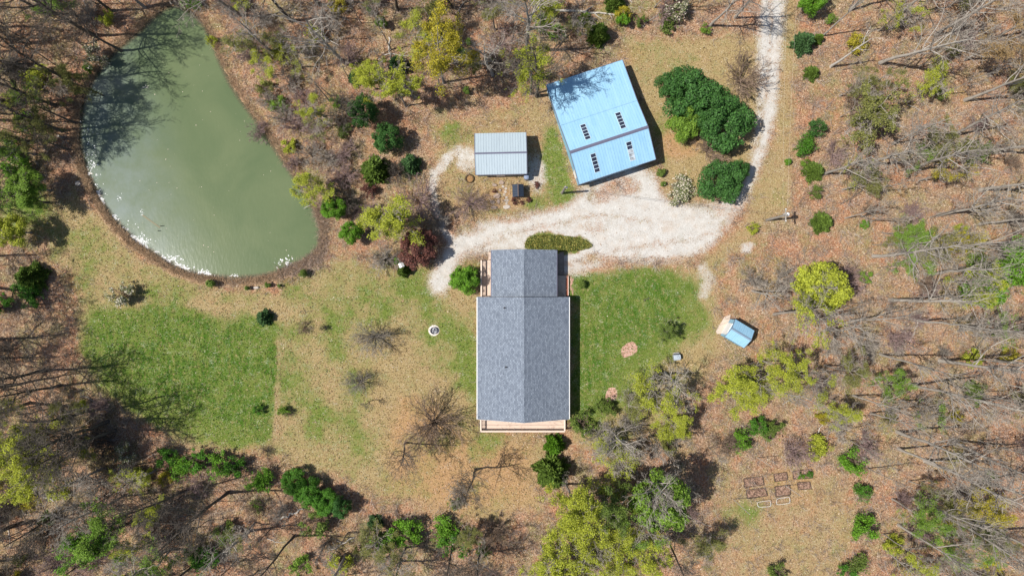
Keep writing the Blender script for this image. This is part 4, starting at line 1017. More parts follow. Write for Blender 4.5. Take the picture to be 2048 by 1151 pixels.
# ------------------------------------------------------------------ every plant of the photo
# kind x y height radius colour bark | label        (@ = x y is the middle of the crown as seen from above, else the foot)
TABLE = """
@dense 1383 192 5.6 3.7 ev - | widest crown of the big dark green evergreen clump right of the blue barn
@dense 1452 250 5.8 3.7 ev - | dark green evergreen crown that reaches the gravel drive at the clump's right
@dense 1368 248 4.6 2.4 lg - | brighter green crown at the lower left of the big evergreen clump
@dense 1420 215 6.0 3.0 ev - | evergreen crown in the middle of the big green clump
@dense 1345 170 4.6 2.2 ev - | evergreen crown at the upper left corner of the big green clump
@dense 1440 365 4.8 3.1 ev - | separate dark evergreen between the big clump and the gravel yard
@dense 1475 342 4.2 1.6 ev - | small evergreen crown where the drive bends, beside the separate dark evergreen
bush 1412 305 3.4 2.8 - b | bare brown bush tucked under the lower edge of the big evergreen clump
bush 1478 165 4.5 3.0 - b | bare reddish brown bush between the evergreen clump and the drive
@ball 1320 345 1.2 .72 bm - | larger of two round clipped shrubs below the blue barn's right corner
@ball 1325 367 .9 .46 ce - | smaller of two round clipped shrubs below the blue barn's right corner
@shrub 1358 381 1.9 1.7 wh - | pale blossoming shrub at the upper edge of the gravel yard
@shrub 1507 458 1.3 .75 yg - | small yellow flowering shrub right of the gravel yard
@ball 1575 324 .9 .5 sp - | tiny vivid green shrub alone beside the upper right drive
@dense 726 224 5.8 2.1 ev - | upper of two dark evergreens left of the grey shed
@dense 774 277 4.6 2.0 ev - | lower of two dark evergreens left of the grey shed, with a strong shadow
@cedar 750 340 3.8 1.6 ce - | olive green cedar below the two dark evergreens
@cedar 820 330 3.0 1.2 bl - | grey green cedar among bare twigs left of the curved path
bush 798 350 3.2 1.9 - d | bare dark bush beside the grey green cedar
@shrub 737 380 1.8 1.0 re - | low dark red shrub above the yellow-green tree by the pond
@cedar 796 130 3.4 1.1 bl - | dark cedar half hidden by a yellow-budded tree above the two evergreens
@cedar 712 155 2.6 .9 bl - | small blue-green cedar left of a yellow-budded tree
flush 752 178 6.5 2.4 yg g | upper yellow-budded tree above the two dark evergreens
flush 812 213 9.5 2.9 yg g | yellow-budded tree overhanging the two dark evergreens
flush 888 166 13 3.6 ye g | tall yellow-green tree with a long curved trunk, upper middle
@ball 765 48 2.0 .9 ce - | dark round cedar under the bare grey treetop, upper middle
@ball 741 22 1.6 .5 ce - | slim cedar sprig above the dark round cedar
@ball 752 2 1.6 .6 bg - | bright green shrub cut by the top edge of the photo
@ball 937 83 1.2 .55 ce - | topmost of three small cedars in the leaf litter
@ball 902 97 1.2 .6 sp - | bright green shrublet left of two small cedars
@ball 925 107 1.8 .82 ce - | largest of the small cedars in the leaf litter
@ball 933 180 1.2 .6 ce - | small lone cedar above the grey shed's path
bare 692 127 14 3.9 - g | bare grey tree with a wide pale crown, right of the pond's top
bare 582 42 16 4.0 - d | dark trunked bare tree at the top edge, right of the pond
bare 700 231 10 2.4 - d | thin bare tree leaning left towards the pond's upper right bank
bare 795 20 14 3.5 - d | dark bare tree at the top edge above the small cedars
bare 905 15 13 3.4 - d | bare tree at the top edge, left of the fallen log
bare 640 10 14 4.0 - g | pale bare tree at the top edge, right of the pond's tip
bare 480 30 15 4.0 - g | bare grey tree on the right bank of the pond's narrow tip
bare 545 105 11 2.8 - g | slender bare tree above the yellow sprouts of the right bank
spread 735 -12 6 3.4 - g | low bare tree cut by the top edge, between two cedars
bud 545 150 4.5 2.0 yg g | low yellow-green sprouting tree on the right bank of the pond
bud 605 135 5.5 2.2 yg g | yellow-green sprouting tree beside the snapped trunk
dead 658 202 8.0 1.2 - g | thick snapped grey trunk leaning over the right bank
bud 575 95 5.5 2.2 ol g | olive sprouting tree beside the pond's upper right bank
@shrub 672 203 1.6 .8 lg - | light green shrub at the foot of the snapped grey trunk
@shrub 560 100 1.5 1.0 yg - | yellow shrub on the slope above the pond's right bank
@shrub 530 175 1.5 1.1 ol - | upper olive shrub along the pond's right bank
@shrub 555 210 1.5 1.2 lg - | light green shrub along the pond's right bank, upper half
@shrub 578 290 1.4 1.0 yg - | yellow-green shrub at the water's edge, middle of the right bank
bush 600 255 2.6 1.9 - m | mauve bare bush on the pond's right bank
bush 642 268 2.8 2.0 - m | larger mauve bare bush between the pond and the dark evergreens
bush 625 310 2.4 1.7 - g | grey bare bush above the yellow-green willow
bush 540 205 2.2 1.5 - g | grey bare bush at the upper right waterline
bush 690 310 2.6 1.9 - m | mauve bare bush left of the olive cedar
@shrub 690 262 1.4 .9 bm - | green shrub left of the lower dark evergreen
flush 632 378 5.2 2.6 yg g | bright yellow-green tree at the water's edge on the right bank
@dense 668 416 3.8 1.75 sp - | upper of two bright green evergreens on the pond's right shore
@dense 702 464 4.0 1.6 sp - | lower of two bright green evergreens on the pond's right shore
bush 697 398 4.0 2.0 - d | dark bare bush behind the bright green evergreens
flush 790 445 8.0 3.6 yg g | large pale yellow-green tree above the purple plum
bush 842 405 3.6 2.6 - m | pinkish bare bush at the curve of the gravel path
@dense 836 497 4.6 2.7 re - | purple-leaved plum tree at the end of the gravel drive
bush 772 517 3.2 2.3 - g | grey bare bush left of the purple plum
@ball 795 521 1.3 .55 sp - | small light green shrub beside the white birdhouse
@cedar 807 541 2.6 .75 ce - | small dark cone shrub under the white birdhouse
spread 938 408 4.0 2.7 pk m | low redbud tree with mauve twigs below the woven ring
@dense 929 559 3.8 2.0 sp - | vivid green round tree beside the side deck
@shrub 1028 402 .7 .5 re - | dark dormant plant below the tiny charcoal hut
@shrub 1044 405 .5 .32 re - | small dark perennial right of the dormant plant
@shrub 1058 399 .55 .36 re - | dark perennial nearest the grass, right of the hut
@shrub 1073 370 .5 .4 re - | dark perennial on the pale gravel beside the grey shed
@shrub 989 383 .5 .3 re - | dark perennial among the rockery stones
@ball 1164 569 1.1 .65 bm - | round clipped bush in the lawn right of the porch
flush 1330 660 3.2 1.5 bm g | small thin green tree standing in the right lawn
bare 1052 98 15 4.4 - g | big grey oak above the blue barn, casting shade on its roof
bud 1062 188 10 3.4 yg g | yellow-budded tree at the left corner of the blue barn
bare 1074 192 13.5 4.4 - d | dark bare tree at the back left corner of the blue barn, shading its roof
bare 985 150 11 3.4 - g | bare tree above the grey shed's back wall
@cedar 1197 68 4.2 1.25 ce - | tall cedar behind the blue barn
@cedar 1171 39 2.6 .8 ce - | small cedar beside the fallen log behind the blue barn
@ball 1248 42 2.2 1.05 sp - | lime green bush right of the fallen log
@shrub 1281 42 1.6 .8 bm - | dull green shrub right of the lime green bush
@cedar 1230 5 3.0 1.1 ce - | cedar cut by the top edge above the fallen log
@shrub 1352 12 3.0 1.6 wh - | white blossoming dogwood at the top edge
@shrub 1340 46 2.0 1.3 bm - | green shrub under the white dogwood
@shrub 1410 62 1.4 .7 lg - | light green shrub at the foot of a pale bare tree
bare 1420 52 12 2.9 - g | pale bare tree left of the drive at the top edge
bare 1470 35 11 2.6 - g | bare tree between the pale tree and the drive
bush 1330 30 3.4 2.2 - m | mauve bush left of the white dogwood
@dense 1622 0 4.8 1.9 sp - | vivid green tree cut by the top edge right of the drive
@cedar 1608 86 3.4 1.25 bl - | blue-green cedar in the row right of the drive, topmost
@cedar 1637 78 1.8 .6 ce - | small green cedar touching the blue-green one
@shrub 1660 40 1.3 .7 lg - | small light green shrub by the leaning trunk, upper right
@cedar 1624 146 2.0 .85 ce - | flat green cedar in the row right of the drive
@shrub 1629 254 2.6 1.2 ev - | dark blue-green cedar in the row, above its twin
@shrub 1607 291 2.8 1.25 bg - | dark green cedar in the row, below its twin
@cedar 1628 343 2.6 1.15 ce - | yellowish double cedar at the foot of a pale leaning tree
@shrub 1608 330 1.4 .65 lg - | small yellow-green shrub touching the yellowish double cedar
@shrub 1630 384 2.0 .9 bm - | small cedar below the yellowish double cedar
@cedar 1645 445 2.8 1.2 ce - | oval green cedar right of the utility pole
@shrub 1728 447 1.0 .6 sp - | little bright green shrub right of the oval cedar
bare 1645 72 13 1.7 - g | straight bare trunk leaning to the top edge, right of the drive
dead 1662 133 8.5 2.2 - p | white dead tree with bare forks in the upper right woods
bare 1760 126 14 3.8 - g | stout bare tree leaning towards the upper right corner
flush 1695 245 8.5 4.4 ol g | broad olive-budded tree in the upper right woods
bush 1700 225 4.0 3.0 - b | bare thicket at the foot of the broad olive tree
bare 1785 288 11 2.6 - g | bare tree below the broad olive tree
bare 1815 340 15 3.4 - g | long pale trunk in the right woods, pointing up right
bare 1648 348 12 2.8 - g | pale bare tree whose foot hides in a yellowish cedar
bud 1838 362 8.0 2.5 ye g | yellow-budded tree in the right woods, level with the barn's lower edge
bud 1930 120 9 3.6 br g | brownish old-leaved tree in the upper right corner
bud 1995 75 9 3.8 br g | second brownish old-leaved tree, closer to the corner
bare 1870 70 13 3.6 - g | bare tree at the top edge, left of the brownish trees
bare 1930 200 13 3.4 - g | bare tree below the brownish trees
bare 1900 270 14 3.4 - g | bare tree low in the upper right woods
bare 1985 300 13 3.4 - g | bare tree by the right edge, level with the barn roof
bare 1700 20 12 3.0 - g | bare tree at the top edge right of the vivid green tree
bare 1800 25 13 3.2 - g | bare tree at the top edge right of the white dead tree
bare 1690 436 9 1.4 - g | thin bare trunk lying out from the oval cedar
bare 1842 497 17 2.8 - g | very long straight pale trunk reaching the right edge
bare 1747 512 15 3.6 - g | straight pale trunk right of the yellow-green maple
bare 1960 448 14 2.8 - g | pale trunk at the right edge above the very long one
bare 1850 548 12 3.6 - g | bare tree with a dense grey crown below the straight trunks
bud 1860 500 8 2.8 ye g | loose yellow buds around the very long straight trunk
bud 1780 478 7 2.4 lg g | light green budded tree above the straight pale trunk
@leaf 1640 574 9.5 3.5 yg - | big yellow-green maple in the right woods with a dark shadow
@dense 1968 570 6.5 3.0 sp - | bright green spreading tree near the right edge
@leaf 2045 512 11 3.2 sp - | bright green tree cut by the right edge
bare 1612 634 11 3.2 - g | bare pale tree directly below the yellow-green maple
bud 1548 628 12 4.0 yg g | tall budding tree right of the small blue shed
bare 1505 581 9 2.4 - g | bare tree between the small blue shed and the maple
bare 1650 660 10 3.0 - g | bare grey tree right below the maple's crown
bud 1486 738 7.0 3.2 yg g | yellow-budded tree a little below the small blue shed
flush 1440 770 6.5 3.2 yg g | yellow-budded tree further below the small blue shed
bud 1585 745 8 3.2 yg g | yellow-budded tree in the middle of the lower right woods
bud 1650 730 7.0 2.8 ol g | olive-budded tree in the lower right woods
bud 1735 770 6.5 2.4 lg g | light green budded tree with thin trunks, lower right woods
bare 1760 708 15 2.2 - g | thin bare trunk in the right woods, level with the house
bare 1700 640 12 2.2 - g | thin bare tree right of the maple's shadow
bare 1830 640 13 2.8 - g | bare tree in the middle of the right woods
bare 1920 655 14 3.0 - g | bare tree near the right edge below the bright green tree
bare 1990 720 14 3.0 - g | bare tree at the right edge, level with the house roof
bare 1540 775 12 2.0 - g | slim pale trunk slanting down in the lower right woods
bare 1820 768 16 3.4 - g | thick pale trunk slanting down right
bare 1740 826 12 2.0 - g | thin trunk left of the thick slanting one
bare 1795 863 16 3.6 - g | forked pale tree with long white limbs, lower right
bare 1796 896 14 2.8 - g | pale trunk parallel to the forked tree
bare 1705 790 11 2.0 - g | thin slanting trunk above the bright shrubs of the clearing
bare 1900 880 14 3.4 - g | bare tree right of the forked pale tree
bare 1950 800 14 3.2 - g | bare tree by the right edge above the forked pale tree
bare 1822 995 12 2.6 - g | slim tree left of the yellow bush, lower right
bare 1884 1026 16 3.0 - g | thick dark trunk towards the lower right corner
bare 1796 1048 16 2.6 - g | straight slanting trunk at the lower right edge
bare 1960 960 14 3.4 - g | bare tree beside the yellow tree, lower right
bare 1985 1060 14 3.6 - g | bare tree near the lower right corner
flush 1918 985 7.5 2.8 ye g | yellow tree by the lower right corner
bud 1850 1000 5.5 2.6 ol g | olive-budded tree left of the yellow one
bud 1870 1060 6.5 2.8 lg g | light green budded tree below the olive one
@shrub 1632 893 2.4 1.4 yg - | lime green shrub at the upper right of the clearing
@shrub 1700 926 2.6 1.7 sp - | bright green shrub right of the clearing, topmost
@shrub 1722 981 2.0 1.2 bg - | green shrub right of the clearing, in the middle
@shrub 1726 1056 2.8 1.7 sp - | bright green shrub right of the clearing, lowest
@shrub 1714 1124 2.0 1.2 bm - | green shrub at the lower right end of the clearing
@shrub 1695 1142 1.8 1.2 bg - | dark green shrub cut by the lower edge right of the clearing
@shrub 1480 878 2.6 1.4 sp - | bright green shrub above the clearing
@shrub 1512 848 2.2 1.3 bg - | green shrub up right of the bright one above the clearing
@shrub 1545 860 2.2 1.3 bm - | dull green shrub among mauve brush above the clearing
bush 1585 900 3.0 2.2 - m | mauve bare bush above the raised beds
bush 1445 885 2.8 2.0 - b | brown bare bush left of the bright shrub above the clearing
bush 1720 890 3.0 2.2 - m | mauve bare bush right of the lime green shrub
@shrub 1550 1146 2.0 1.3 bm - | green shrub cut by the lower edge of the clearing
@shrub 1602 951 .7 .5 sp - | left green plant in the raised bed
@shrub 1619 946 .7 .45 bg - | right green plant in the raised bed
@cedar 1109 890 3.4 1.15 sp - | small bright cedar below the right corner of the back deck
@cedar 1103 944 5.0 1.9 ce - | larger dark cedar below the small bright one
flush 1131 967 11.5 3.1 yg g | tall yellow-green tree below the dark cedar
flush 1126 1005 11 3.2 yg g | yellow-green tree at the lower edge, below the tall one
flush 1112 1060 9 3.1 yg g | yellow-green tree cut by the lower edge
flush 1195 972 10 3.0 bm g | green-leaved tree right of the dark cedar
@leaf 1322 1008 12.5 3.7 lg - | green leafy tree with a broad shadow on the clearing
bud 1265 985 11 3.4 lg g | light green tree left of the broad leafy one
bud 1173 1034 9 3.0 yg g | loose yellow-green tree with a thin forked trunk
bud 1240 1040 8 3.2 yg g | pale yellow-green tree at the lower edge
flush 1290 1070 8.5 3.0 yg g | yellow-green tree below the broad leafy one
bare 1335 1077 11 2.8 - d | bare dark tree at the lower edge left of the clearing
bare 1302 938 13 3.8 - g | bare tree whose branched shadow falls left of the clearing
bud 1205 880 7.5 3.4 yg g | grey-green budded tree right of the dark cedar
bare 1218 860 9 3.2 - g | grey lichened bare tree below the right lawn
bud 1300 770 7 3.4 yg g | yellow-green budded tree at the lower end of the right lawn
bare 1330 745 8 3.4 - g | grey bare tree below the grey grill box
bud 1350 800 5.5 2.6 yg g | low yellow-green tree left of the dirt track
bud 1252 800 5.5 2.6 ol g | low olive tree by the pink mulch patch
@shrub 1210 816 2.4 1.2 bm - | green shrub at the lower edge of the right lawn
@shrub 1160 850 2.4 1.6 bm - | mixed green shrub at the corner of the back deck
@cedar 1337 883 1.4 .5 bl - | tiny dark cedar in the pink leaves left of the dirt track
spread 752 672 4.6 3.0 - g | round bare tree in the lawn left of the fire pit
spread 722 762 3.4 2.2 - g | smaller bare tree below the round one in the lawn
sapling 745 800 3.2 1.4 - d | little bare tree below the smaller bare one in the lawn
spread 868 842 6.0 4.8 - b | wide spreading bare tree left of the house's lower corner
bare 811 884 8.5 2.4 - d | bare tree with a short dark trunk below the spreading one
bare 951 938 9.5 2.8 - d | crooked bare tree below the back deck
bush 925 985 2.6 1.8 - g | grey twiggy shrub beside the crooked bare tree
@shrub 912 1005 1.4 .9 bm - | low green shrub at the foot of the crooked bare tree
@cedar 528 635 2.2 .9 bl - | dark little evergreen at the edge of the green field
bush 610 655 1.4 1.0 - b | small reddish bare shrub in the lawn
bush 650 655 1.2 .7 - d | smaller dark bare shrub beside the reddish one
@shrub 517 820 1.2 .7 bg - | green tuft near the straight edge of the green field
@shrub 568 822 1.4 .7 lg - | light green half of a small shrub pair in the lawn
bush 580 826 1.2 .65 - b | brown bare half of a small shrub pair in the lawn
bush 535 902 1.3 .9 - d | little bare shrub below the green field
@ball 423 569 1.4 .72 ce - | dark round shrub on the bank below the pond
@ball 495 576 .9 .36 ce - | tiny round cedar left of the white stone
@ball 535 569 1.0 .48 ce - | small round cedar right of the white stone
@ball 559 572 .7 .3 ce - | tiniest dark shrub in the row below the pond
@ball 608 547 1.3 .6 bm - | small round shrub below the dry reeds
@shrub 251 591 2.4 1.5 wh - | pale blossoming shrub with a dark shadow in the left meadow
@shrub 192 112 3.2 1.5 wh - | white blossoming dogwood on the pond's left bank
@shrub 180 138 1.5 .6 sp - | bright green shrub under the white dogwood on the bank
bare 186 70 17 4.2 - d | big dark tree whose trunk shadow crosses the top of the pond
bare 66 144 17 4.2 - d | dark tree leaning to the left edge, upper left woods
bare 24 211 16 4.0 - d | dark tree at the left edge beside the upper pond
bare -25 240 17 4.2 - d | dark tree just past the left edge, level with the upper pond
bare -20 278 17 4.2 - d | dark tree just past the left edge, level with the pond's middle
bare -30 52 17 4.2 - d | dark tree just past the upper left corner
bare 95 30 15 4.0 - d | dark bare tree in the upper left corner
bare 240 100 12 3.4 - d | bare tree with fine twigs on the pond's upper left bank
bare 290 15 13 3.4 - g | bare tree at the top edge beside the pond's tip
bare 222 22 14 3.6 - d | bare tree at the top edge left of the pond
bud 205 190 8 2.6 ol d | olive-budded tree on the left bank, shading the water
bud 150 245 9 3.0 ol d | olive-budded tree on the left bank of the pond's middle
bud 140 300 8 2.6 ol d | lower olive-budded tree on the left bank
@shrub 75 157 2.0 1.5 yg - | yellowish shrub in the upper left woods
@shrub 52 246 2.0 1.3 sp - | green shrub between the shadows of the left woods
@shrub 22 296 2.2 1.6 lg - | light green shrub at the left edge
@shrub 40 345 2.6 1.8 sp - | bright green shrub at the left edge, level with the pond stone
bud 55 400 6.5 3.0 lg d | green budded tree on the left edge beside the pond's lower half
flush 95 405 6 2.8 lg d | green budded tree nearest the pond's lower left shore
@leaf 20 460 6 2.4 yg - | yellow-green tree at the left edge above the meadow
@leaf 62 372 6 2.2 lg - | leafy green tree beside the pond stone
@cedar 62 553 3.6 1.6 ce - | dark green cedar at the left edge of the meadow
@shrub 55 587 2.2 1.7 bg - | green shrub below the dark cedar
@shrub 4 611 2.2 1.4 bg - | dark green shrub cut by the left edge
bare -28 574 18 4.4 - d | tree past the left edge whose long shadow crosses the meadow
bare -40 622 16 4.0 - d | second tree past the left edge, level with the meadow
bare -35 680 17 4.2 - d | third tree past the left edge, level with the green field
bare -60 715 17 4.2 - d | fourth tree past the left edge, level with the green field
bare 20 770 16 4.0 - d | dark tree at the left edge below the green field
bare 60 805 14 3.6 - d | dark tree in the shade of the lower left woods
bare 120 770 12 3.4 - d | bare tree at the corner of the green field
bare 215 842 14 4.2 - d | bare tree whose crown shadow darkens the field's lower corner
flush 172 868 10.5 3.6 yg g | bright yellow-green tree in the lower left woods
flush 128 858 10 3.3 yg g | yellow-green tree at the left edge, lower woods
flush 148 908 10 3.5 yg g | lower yellow-green tree in the lower left woods
bare 210 935 10 3.2 - g | grey tangled bare tree in the lower left woods
bare 150 1010 12 3.4 - d | bare tree right of the dark corner
bush 205 965 3.2 2.4 - g | grey brush heap in the lower left woods
bush 270 945 2.8 2.0 - g | grey brush right of the heap
@shrub 252 905 2.4 1.4 wh - | faint white blossoming shrub in the lower left woods
bare 377 978 14 3.0 - d | strong dark trunk slanting down from the shrub row
flush 290 1030 9.5 3.4 lg d | bright green tree along the strong dark trunk
flush 245 1050 9 3.4 sp d | bright green tree at the lower left edge
bare 456 984 16 4.0 - d | dark forked tree with a grey crown at the lower left
bare 388 1128 12 3.0 - d | dark trunk at the lower edge
bare 590 1070 13 3.0 - d | slanting trunk at the lower edge with a long straight shadow
bare 905 1091 10 2.4 - d | dark trunk between two bright shrubs at the lower edge
bare 960 1105 9 3.0 - d | bare tree at the lower edge left of the yellow-green trees
bare 690 1110 10 3.0 - g | grey bare tree at the lower edge
bare 800 1120 9 2.8 - g | pale bare tree at the lower edge below the bright shrubs
@shrub 332 914 2.0 1.4 bg - | leftmost bright shrub in the row below the green field
@shrub 368 935 2.2 1.5 sp - | second bright shrub in the row below the green field
@shrub 398 922 2.2 1.5 bg - | third bright shrub in the row below the green field
@shrub 440 926 2.4 1.7 sp - | fourth bright shrub in the row below the green field
@shrub 472 936 2.4 1.4 bg - | darker shrub at the right end of the row below the field
@shrub 520 958 2.4 1.5 sp - | lone bright shrub right of the row below the field
@dense 588 962 3.0 1.8 bg - | uppermost evergreen of the slanting row below the lawn
@dense 618 985 3.2 2.0 bg - | second evergreen of the slanting row below the lawn
@dense 652 1002 3.2 1.8 bg - | third evergreen of the slanting row below the lawn
@dense 682 1013 3.6 1.5 ev - | lowest dark evergreen of the slanting row
@shrub 640 1040 2.6 1.9 bm - | dull green shrub under the slanting row
@cedar 750 1046 2.0 .9 bl - | small dark cedar left of the bright lower shrubs
@shrub 775 1075 2.8 1.8 sp - | left half of the bright shrub pair at the lower edge
@shrub 812 1062 2.8 1.9 sp - | right half of the bright shrub pair at the lower edge
@shrub 885 1058 2.6 1.6 sp - | upper bright shrub beside the dark lower trunk
@shrub 908 1078 2.8 1.8 bg - | lower bright shrub beside the dark lower trunk
@shrub 968 1100 1.6 1.0 bm - | green shrub left of the lower bare tree
@shrub 450 1062 2.2 1.5 bm - | green shrub in the pale lower left woods
@shrub 405 1112 2.6 1.8 bg - | green shrub at the lower left edge
@shrub 600 1125 2.0 1.4 lg - | light green sprouts at the lower edge
@shrub 680 1125 2.2 1.6 yg - | yellow-green sprouts at the lower edge
bush 985 1060 3.0 2.2 - b | brown bare thicket left of the yellow-green trees
bush 660 60 3.0 2.6 - g | grey twiggy thicket under the wide pale crown
bush 1000 90 3.0 2.2 - m | mauve brush left of the big grey oak
@shrub 480 8 1.8 1.2 yg - | yellow shrub at the top edge beside the pond's tip
@shrub 382 6 1.6 1.1 sp - | bright green shrub on the pond's narrow tip
bush 460 15 2.6 1.8 - g | grey bush on the right bank of the pond's tip
@shrub 424 80 1.3 .7 yg - | small yellow shrub at the upper right waterline
bare -70 120 18 4.4 - d | dark tree past the upper left edge, above the white dogwood's level
bare -60 330 17 4.4 - d | dark tree past the left edge, level with the pond stone
bare -70 420 17 4.4 - d | dark tree past the left edge, level with the pond's lower half
bare -75 520 17 4.2 - d | dark tree past the left edge, level with the pond's lower shore
bare 110 210 15 4.0 - d | bare tree close to the left bank, above the stump
bare 125 262 14 3.8 - d | bare tree beside the dark stump on the left bank
bare 60 285 16 4.2 - d | dark bare tree inside the left woods, level with the stump
bare 135 160 15 4.0 - d | bare tree just below the white dogwood
bare 90 740 14 4.0 - d | bare tree beside the green field's left end
bare 30 1050 15 4.0 - d | bare tree at the lower left corner
bare -30 1120 16 4.2 - d | dark tree past the lower left corner
bare 250 990 11 3.2 - g | pale grey bare tree behind the bright green slanting tree
bare 330 1100 11 3.6 - g | pale grey bare tree near the forked dark tree
bare 500 1060 11 3.2 - g | pale grey bare tree left of the slanting trunk, lower edge
bush 520 265 2.4 1.6 - m | mauve brush at the waterline, middle of the right bank
bush 575 240 2.6 1.9 - g | grey brush between mauve bushes on the right bank
bush 610 205 2.4 1.8 - m | mauve brush left of the snapped trunk's foot
bush 660 320 2.6 2.0 - g | grey brush on the slope above the yellow-green willow
bush 690 355 2.8 2.0 - m | mauve brush right of the yellow-green willow
bush 580 170 2.4 1.8 - g | grey brush above the snapped trunk
bush 510 110 2.6 2.0 - m | mauve brush on the upper right bank
bush 590 330 2.0 1.3 - m | mauve brush at the waterline above the willow
bush 740 430 2.8 1.8 - m | mauve brush between the evergreens and the pale yellow-green tree
bush 875 440 2.4 1.6 - g | grey brush over the pale path above the plum
bush 1200 870 2.8 2.2 - g | grey brush below the right lawn's lower end
bush 1260 840 2.8 2.2 - g | grey brush left of the low yellow-green tree
bush 1500 560 2.8 2.0 - g | grey brush above the small blue shed
bush 1555 560 2.8 2.2 - g | grey brush left of the maple
bush 1690 560 2.8 2.0 - m | mauve brush in the maple's shadow
bare 1780 600 13 3.8 - g | bare tree with pale forks in the middle of the right woods
bare 1880 720 14 4.0 - g | wide bare tree right of the thin trunks, right woods
bare 1720 330 10 3.4 - g | bare grey tree below the olive tree's foot
bare 1960 380 13 3.8 - g | wide bare tree at the right edge above the straight trunks
bare 1875 430 12 3.4 - g | bare tree above the very long straight trunk
bare 1850 920 14 4.2 - g | tangled bare tree between the parallel trunks and the yellow tree
flush 1082 1090 8.5 3.0 yg g | yellow-green tree at the lower edge, leftmost of the tall group
flush 1140 1100 8.5 3.2 yg g | yellow-green tree cut by the lower edge, right of the leftmost
bud 1215 1100 8 3.0 yg g | loose yellow-green tree cut by the lower edge near the forked trunk
bud 1520 720 7.5 3.2 yg g | yellow-green tree between the small blue shed and the woods' middle
flush 1330 830 5.5 2.4 yg g | yellow-green tree beside the dirt track
bud 1240 900 7 2.8 yg g | yellow-green crown between the grey lichened tree and the leafy tree
bud 1880 560 8 3.0 yg g | yellow-green buds between bare crowns below the long trunk
bud 1800 800 7 3.0 lg g | light green understory crown beside the thick slanting trunk
bud 1650 820 6 2.6 yg g | yellow-green understory crown above the lime green shrub
bud 1080 30 7 3.0 yg g | yellow-green buds beside the big grey oak
bud 990 60 7 2.8 ol g | olive buds left of the big grey oak
bud 840 110 7 3.0 yg g | yellow-green crown between the small cedars and the tall curved tree
bush 30 1000 3.2 2.6 - d | dark brush at the left edge, lower corner
bush 100 1060 3.0 2.4 - d | dark brush in the lower left corner
bush 225 880 3.0 2.4 - d | dark brush in the crown shadow below the field
bush 20 700 3.0 2.2 - d | dark brush at the left edge beside the green field
bare 180 820 13 4.0 - d | dark bare tree right at the field's lower left corner
bare 230 860 13 4.0 - d | dark bare tree in the middle of the crown shadow
"""
for line in TABLE.strip().splitlines():
    data, lab = line.split("|"); kd, x, y, h, r, c, bk = data.split()
    x, y, h, r = float(x), float(y), float(h), float(r); at_c = kd[0] == "@"; kd = kd.lstrip("@")
    if at_c:
        zc = h * {"dense": .5, "shrub": .4, "cedar": .3, "ball": .45, "leaf": .58}[kd]; q = (H - zc) / H
        x, y = 1024 + (x - 1024) * q, 575.5 + (y - 575.5) * q
    plant(kd, x, y, h, r, None if c == "-" else c, lab.strip(), None if bk == "-" else bk)

# thin saplings and low brush that fill the woods
WOODS = {"right-hand woods": [(1700,-30),(2120,-30),(2120,1190),(1735,1190),(1735,900),(1560,800),(1560,690),(1690,690),(1700,430),(1660,330)],
         "upper left woods": [(-80,-60),(330,-60),(160,200),(140,360),(-80,440)], "lower left woods": [(-80,760),(180,790),(300,880),(420,960),(560,1000),(640,1190),(-80,1190)],
         "upper middle woods": [(470,-60),(1400,-60),(1380,55),(1080,110),(860,190),(690,240),(640,330),(560,220),(500,120)], "lower middle woods": [(640,1060),(1000,1060),(1090,940),(1280,860),(1420,860),(1400,1190),(640,1190)]}
srng = np.random.RandomState(9)
def inside(poly, n):
    P = np.array(poly, float); out = []
    while len(out) < n:
        q = P.min(0) + srng.rand(400, 2) * (P.max(0) - P.min(0)); q = q[sdf(poly, q[:, 0], q[:, 1]) < 0]; out += list(q)
    return np.array(out[:n])
for wname, n in (("right-hand woods", 110), ("upper left woods", 30), ("lower left woods", 60), ("upper middle woods", 36), ("lower middle woods", 26)):
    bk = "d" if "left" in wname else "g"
    for j, (x, y) in enumerate(inside(WOODS[wname], n)):
        s_ = srng.rand()
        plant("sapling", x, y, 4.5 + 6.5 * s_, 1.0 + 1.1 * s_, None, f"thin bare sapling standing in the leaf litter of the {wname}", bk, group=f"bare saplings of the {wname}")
    for j, (x, y) in enumerate(inside(WOODS[wname], n // 4)):
        c = ("yg", "ol", "lg", "bm", "ye")[srng.randint(5)]
        plant("shrub", x, y, 1.0 + 1.4 * srng.rand(), .7 + .7 * srng.rand(), c, f"small loose undergrowth shrub leafing out in the {wname}", group=f"undergrowth shrubs of the {wname}")
    for j, (x, y) in enumerate(inside(WOODS[wname], n // 3)):
        plant("bush", x, y, 1.6 + 1.2 * srng.rand(), 1.0 + 1.2 * srng.rand(), None, f"low bare brush in the leaf litter of the {wname}", ("b", "g", "m")[srng.randint(3)], group=f"bare brush of the {wname}")

for wname, n in (("right-hand woods", 30), ("upper left woods", 8), ("lower left woods", 14), ("upper middle woods", 10), ("lower middle woods", 8)):
    for j, (x, y) in enumerate(inside(WOODS[wname], n)):
        plant("bud", x, y, 4 + 3.5 * srng.rand(), 1.8 + 1.4 * srng.rand(), ("yg", "ol", "lg", "ol")[srng.randint(4)], f"thin understory tree leafing out in the {wname}", group=f"understory trees of the {wname}")

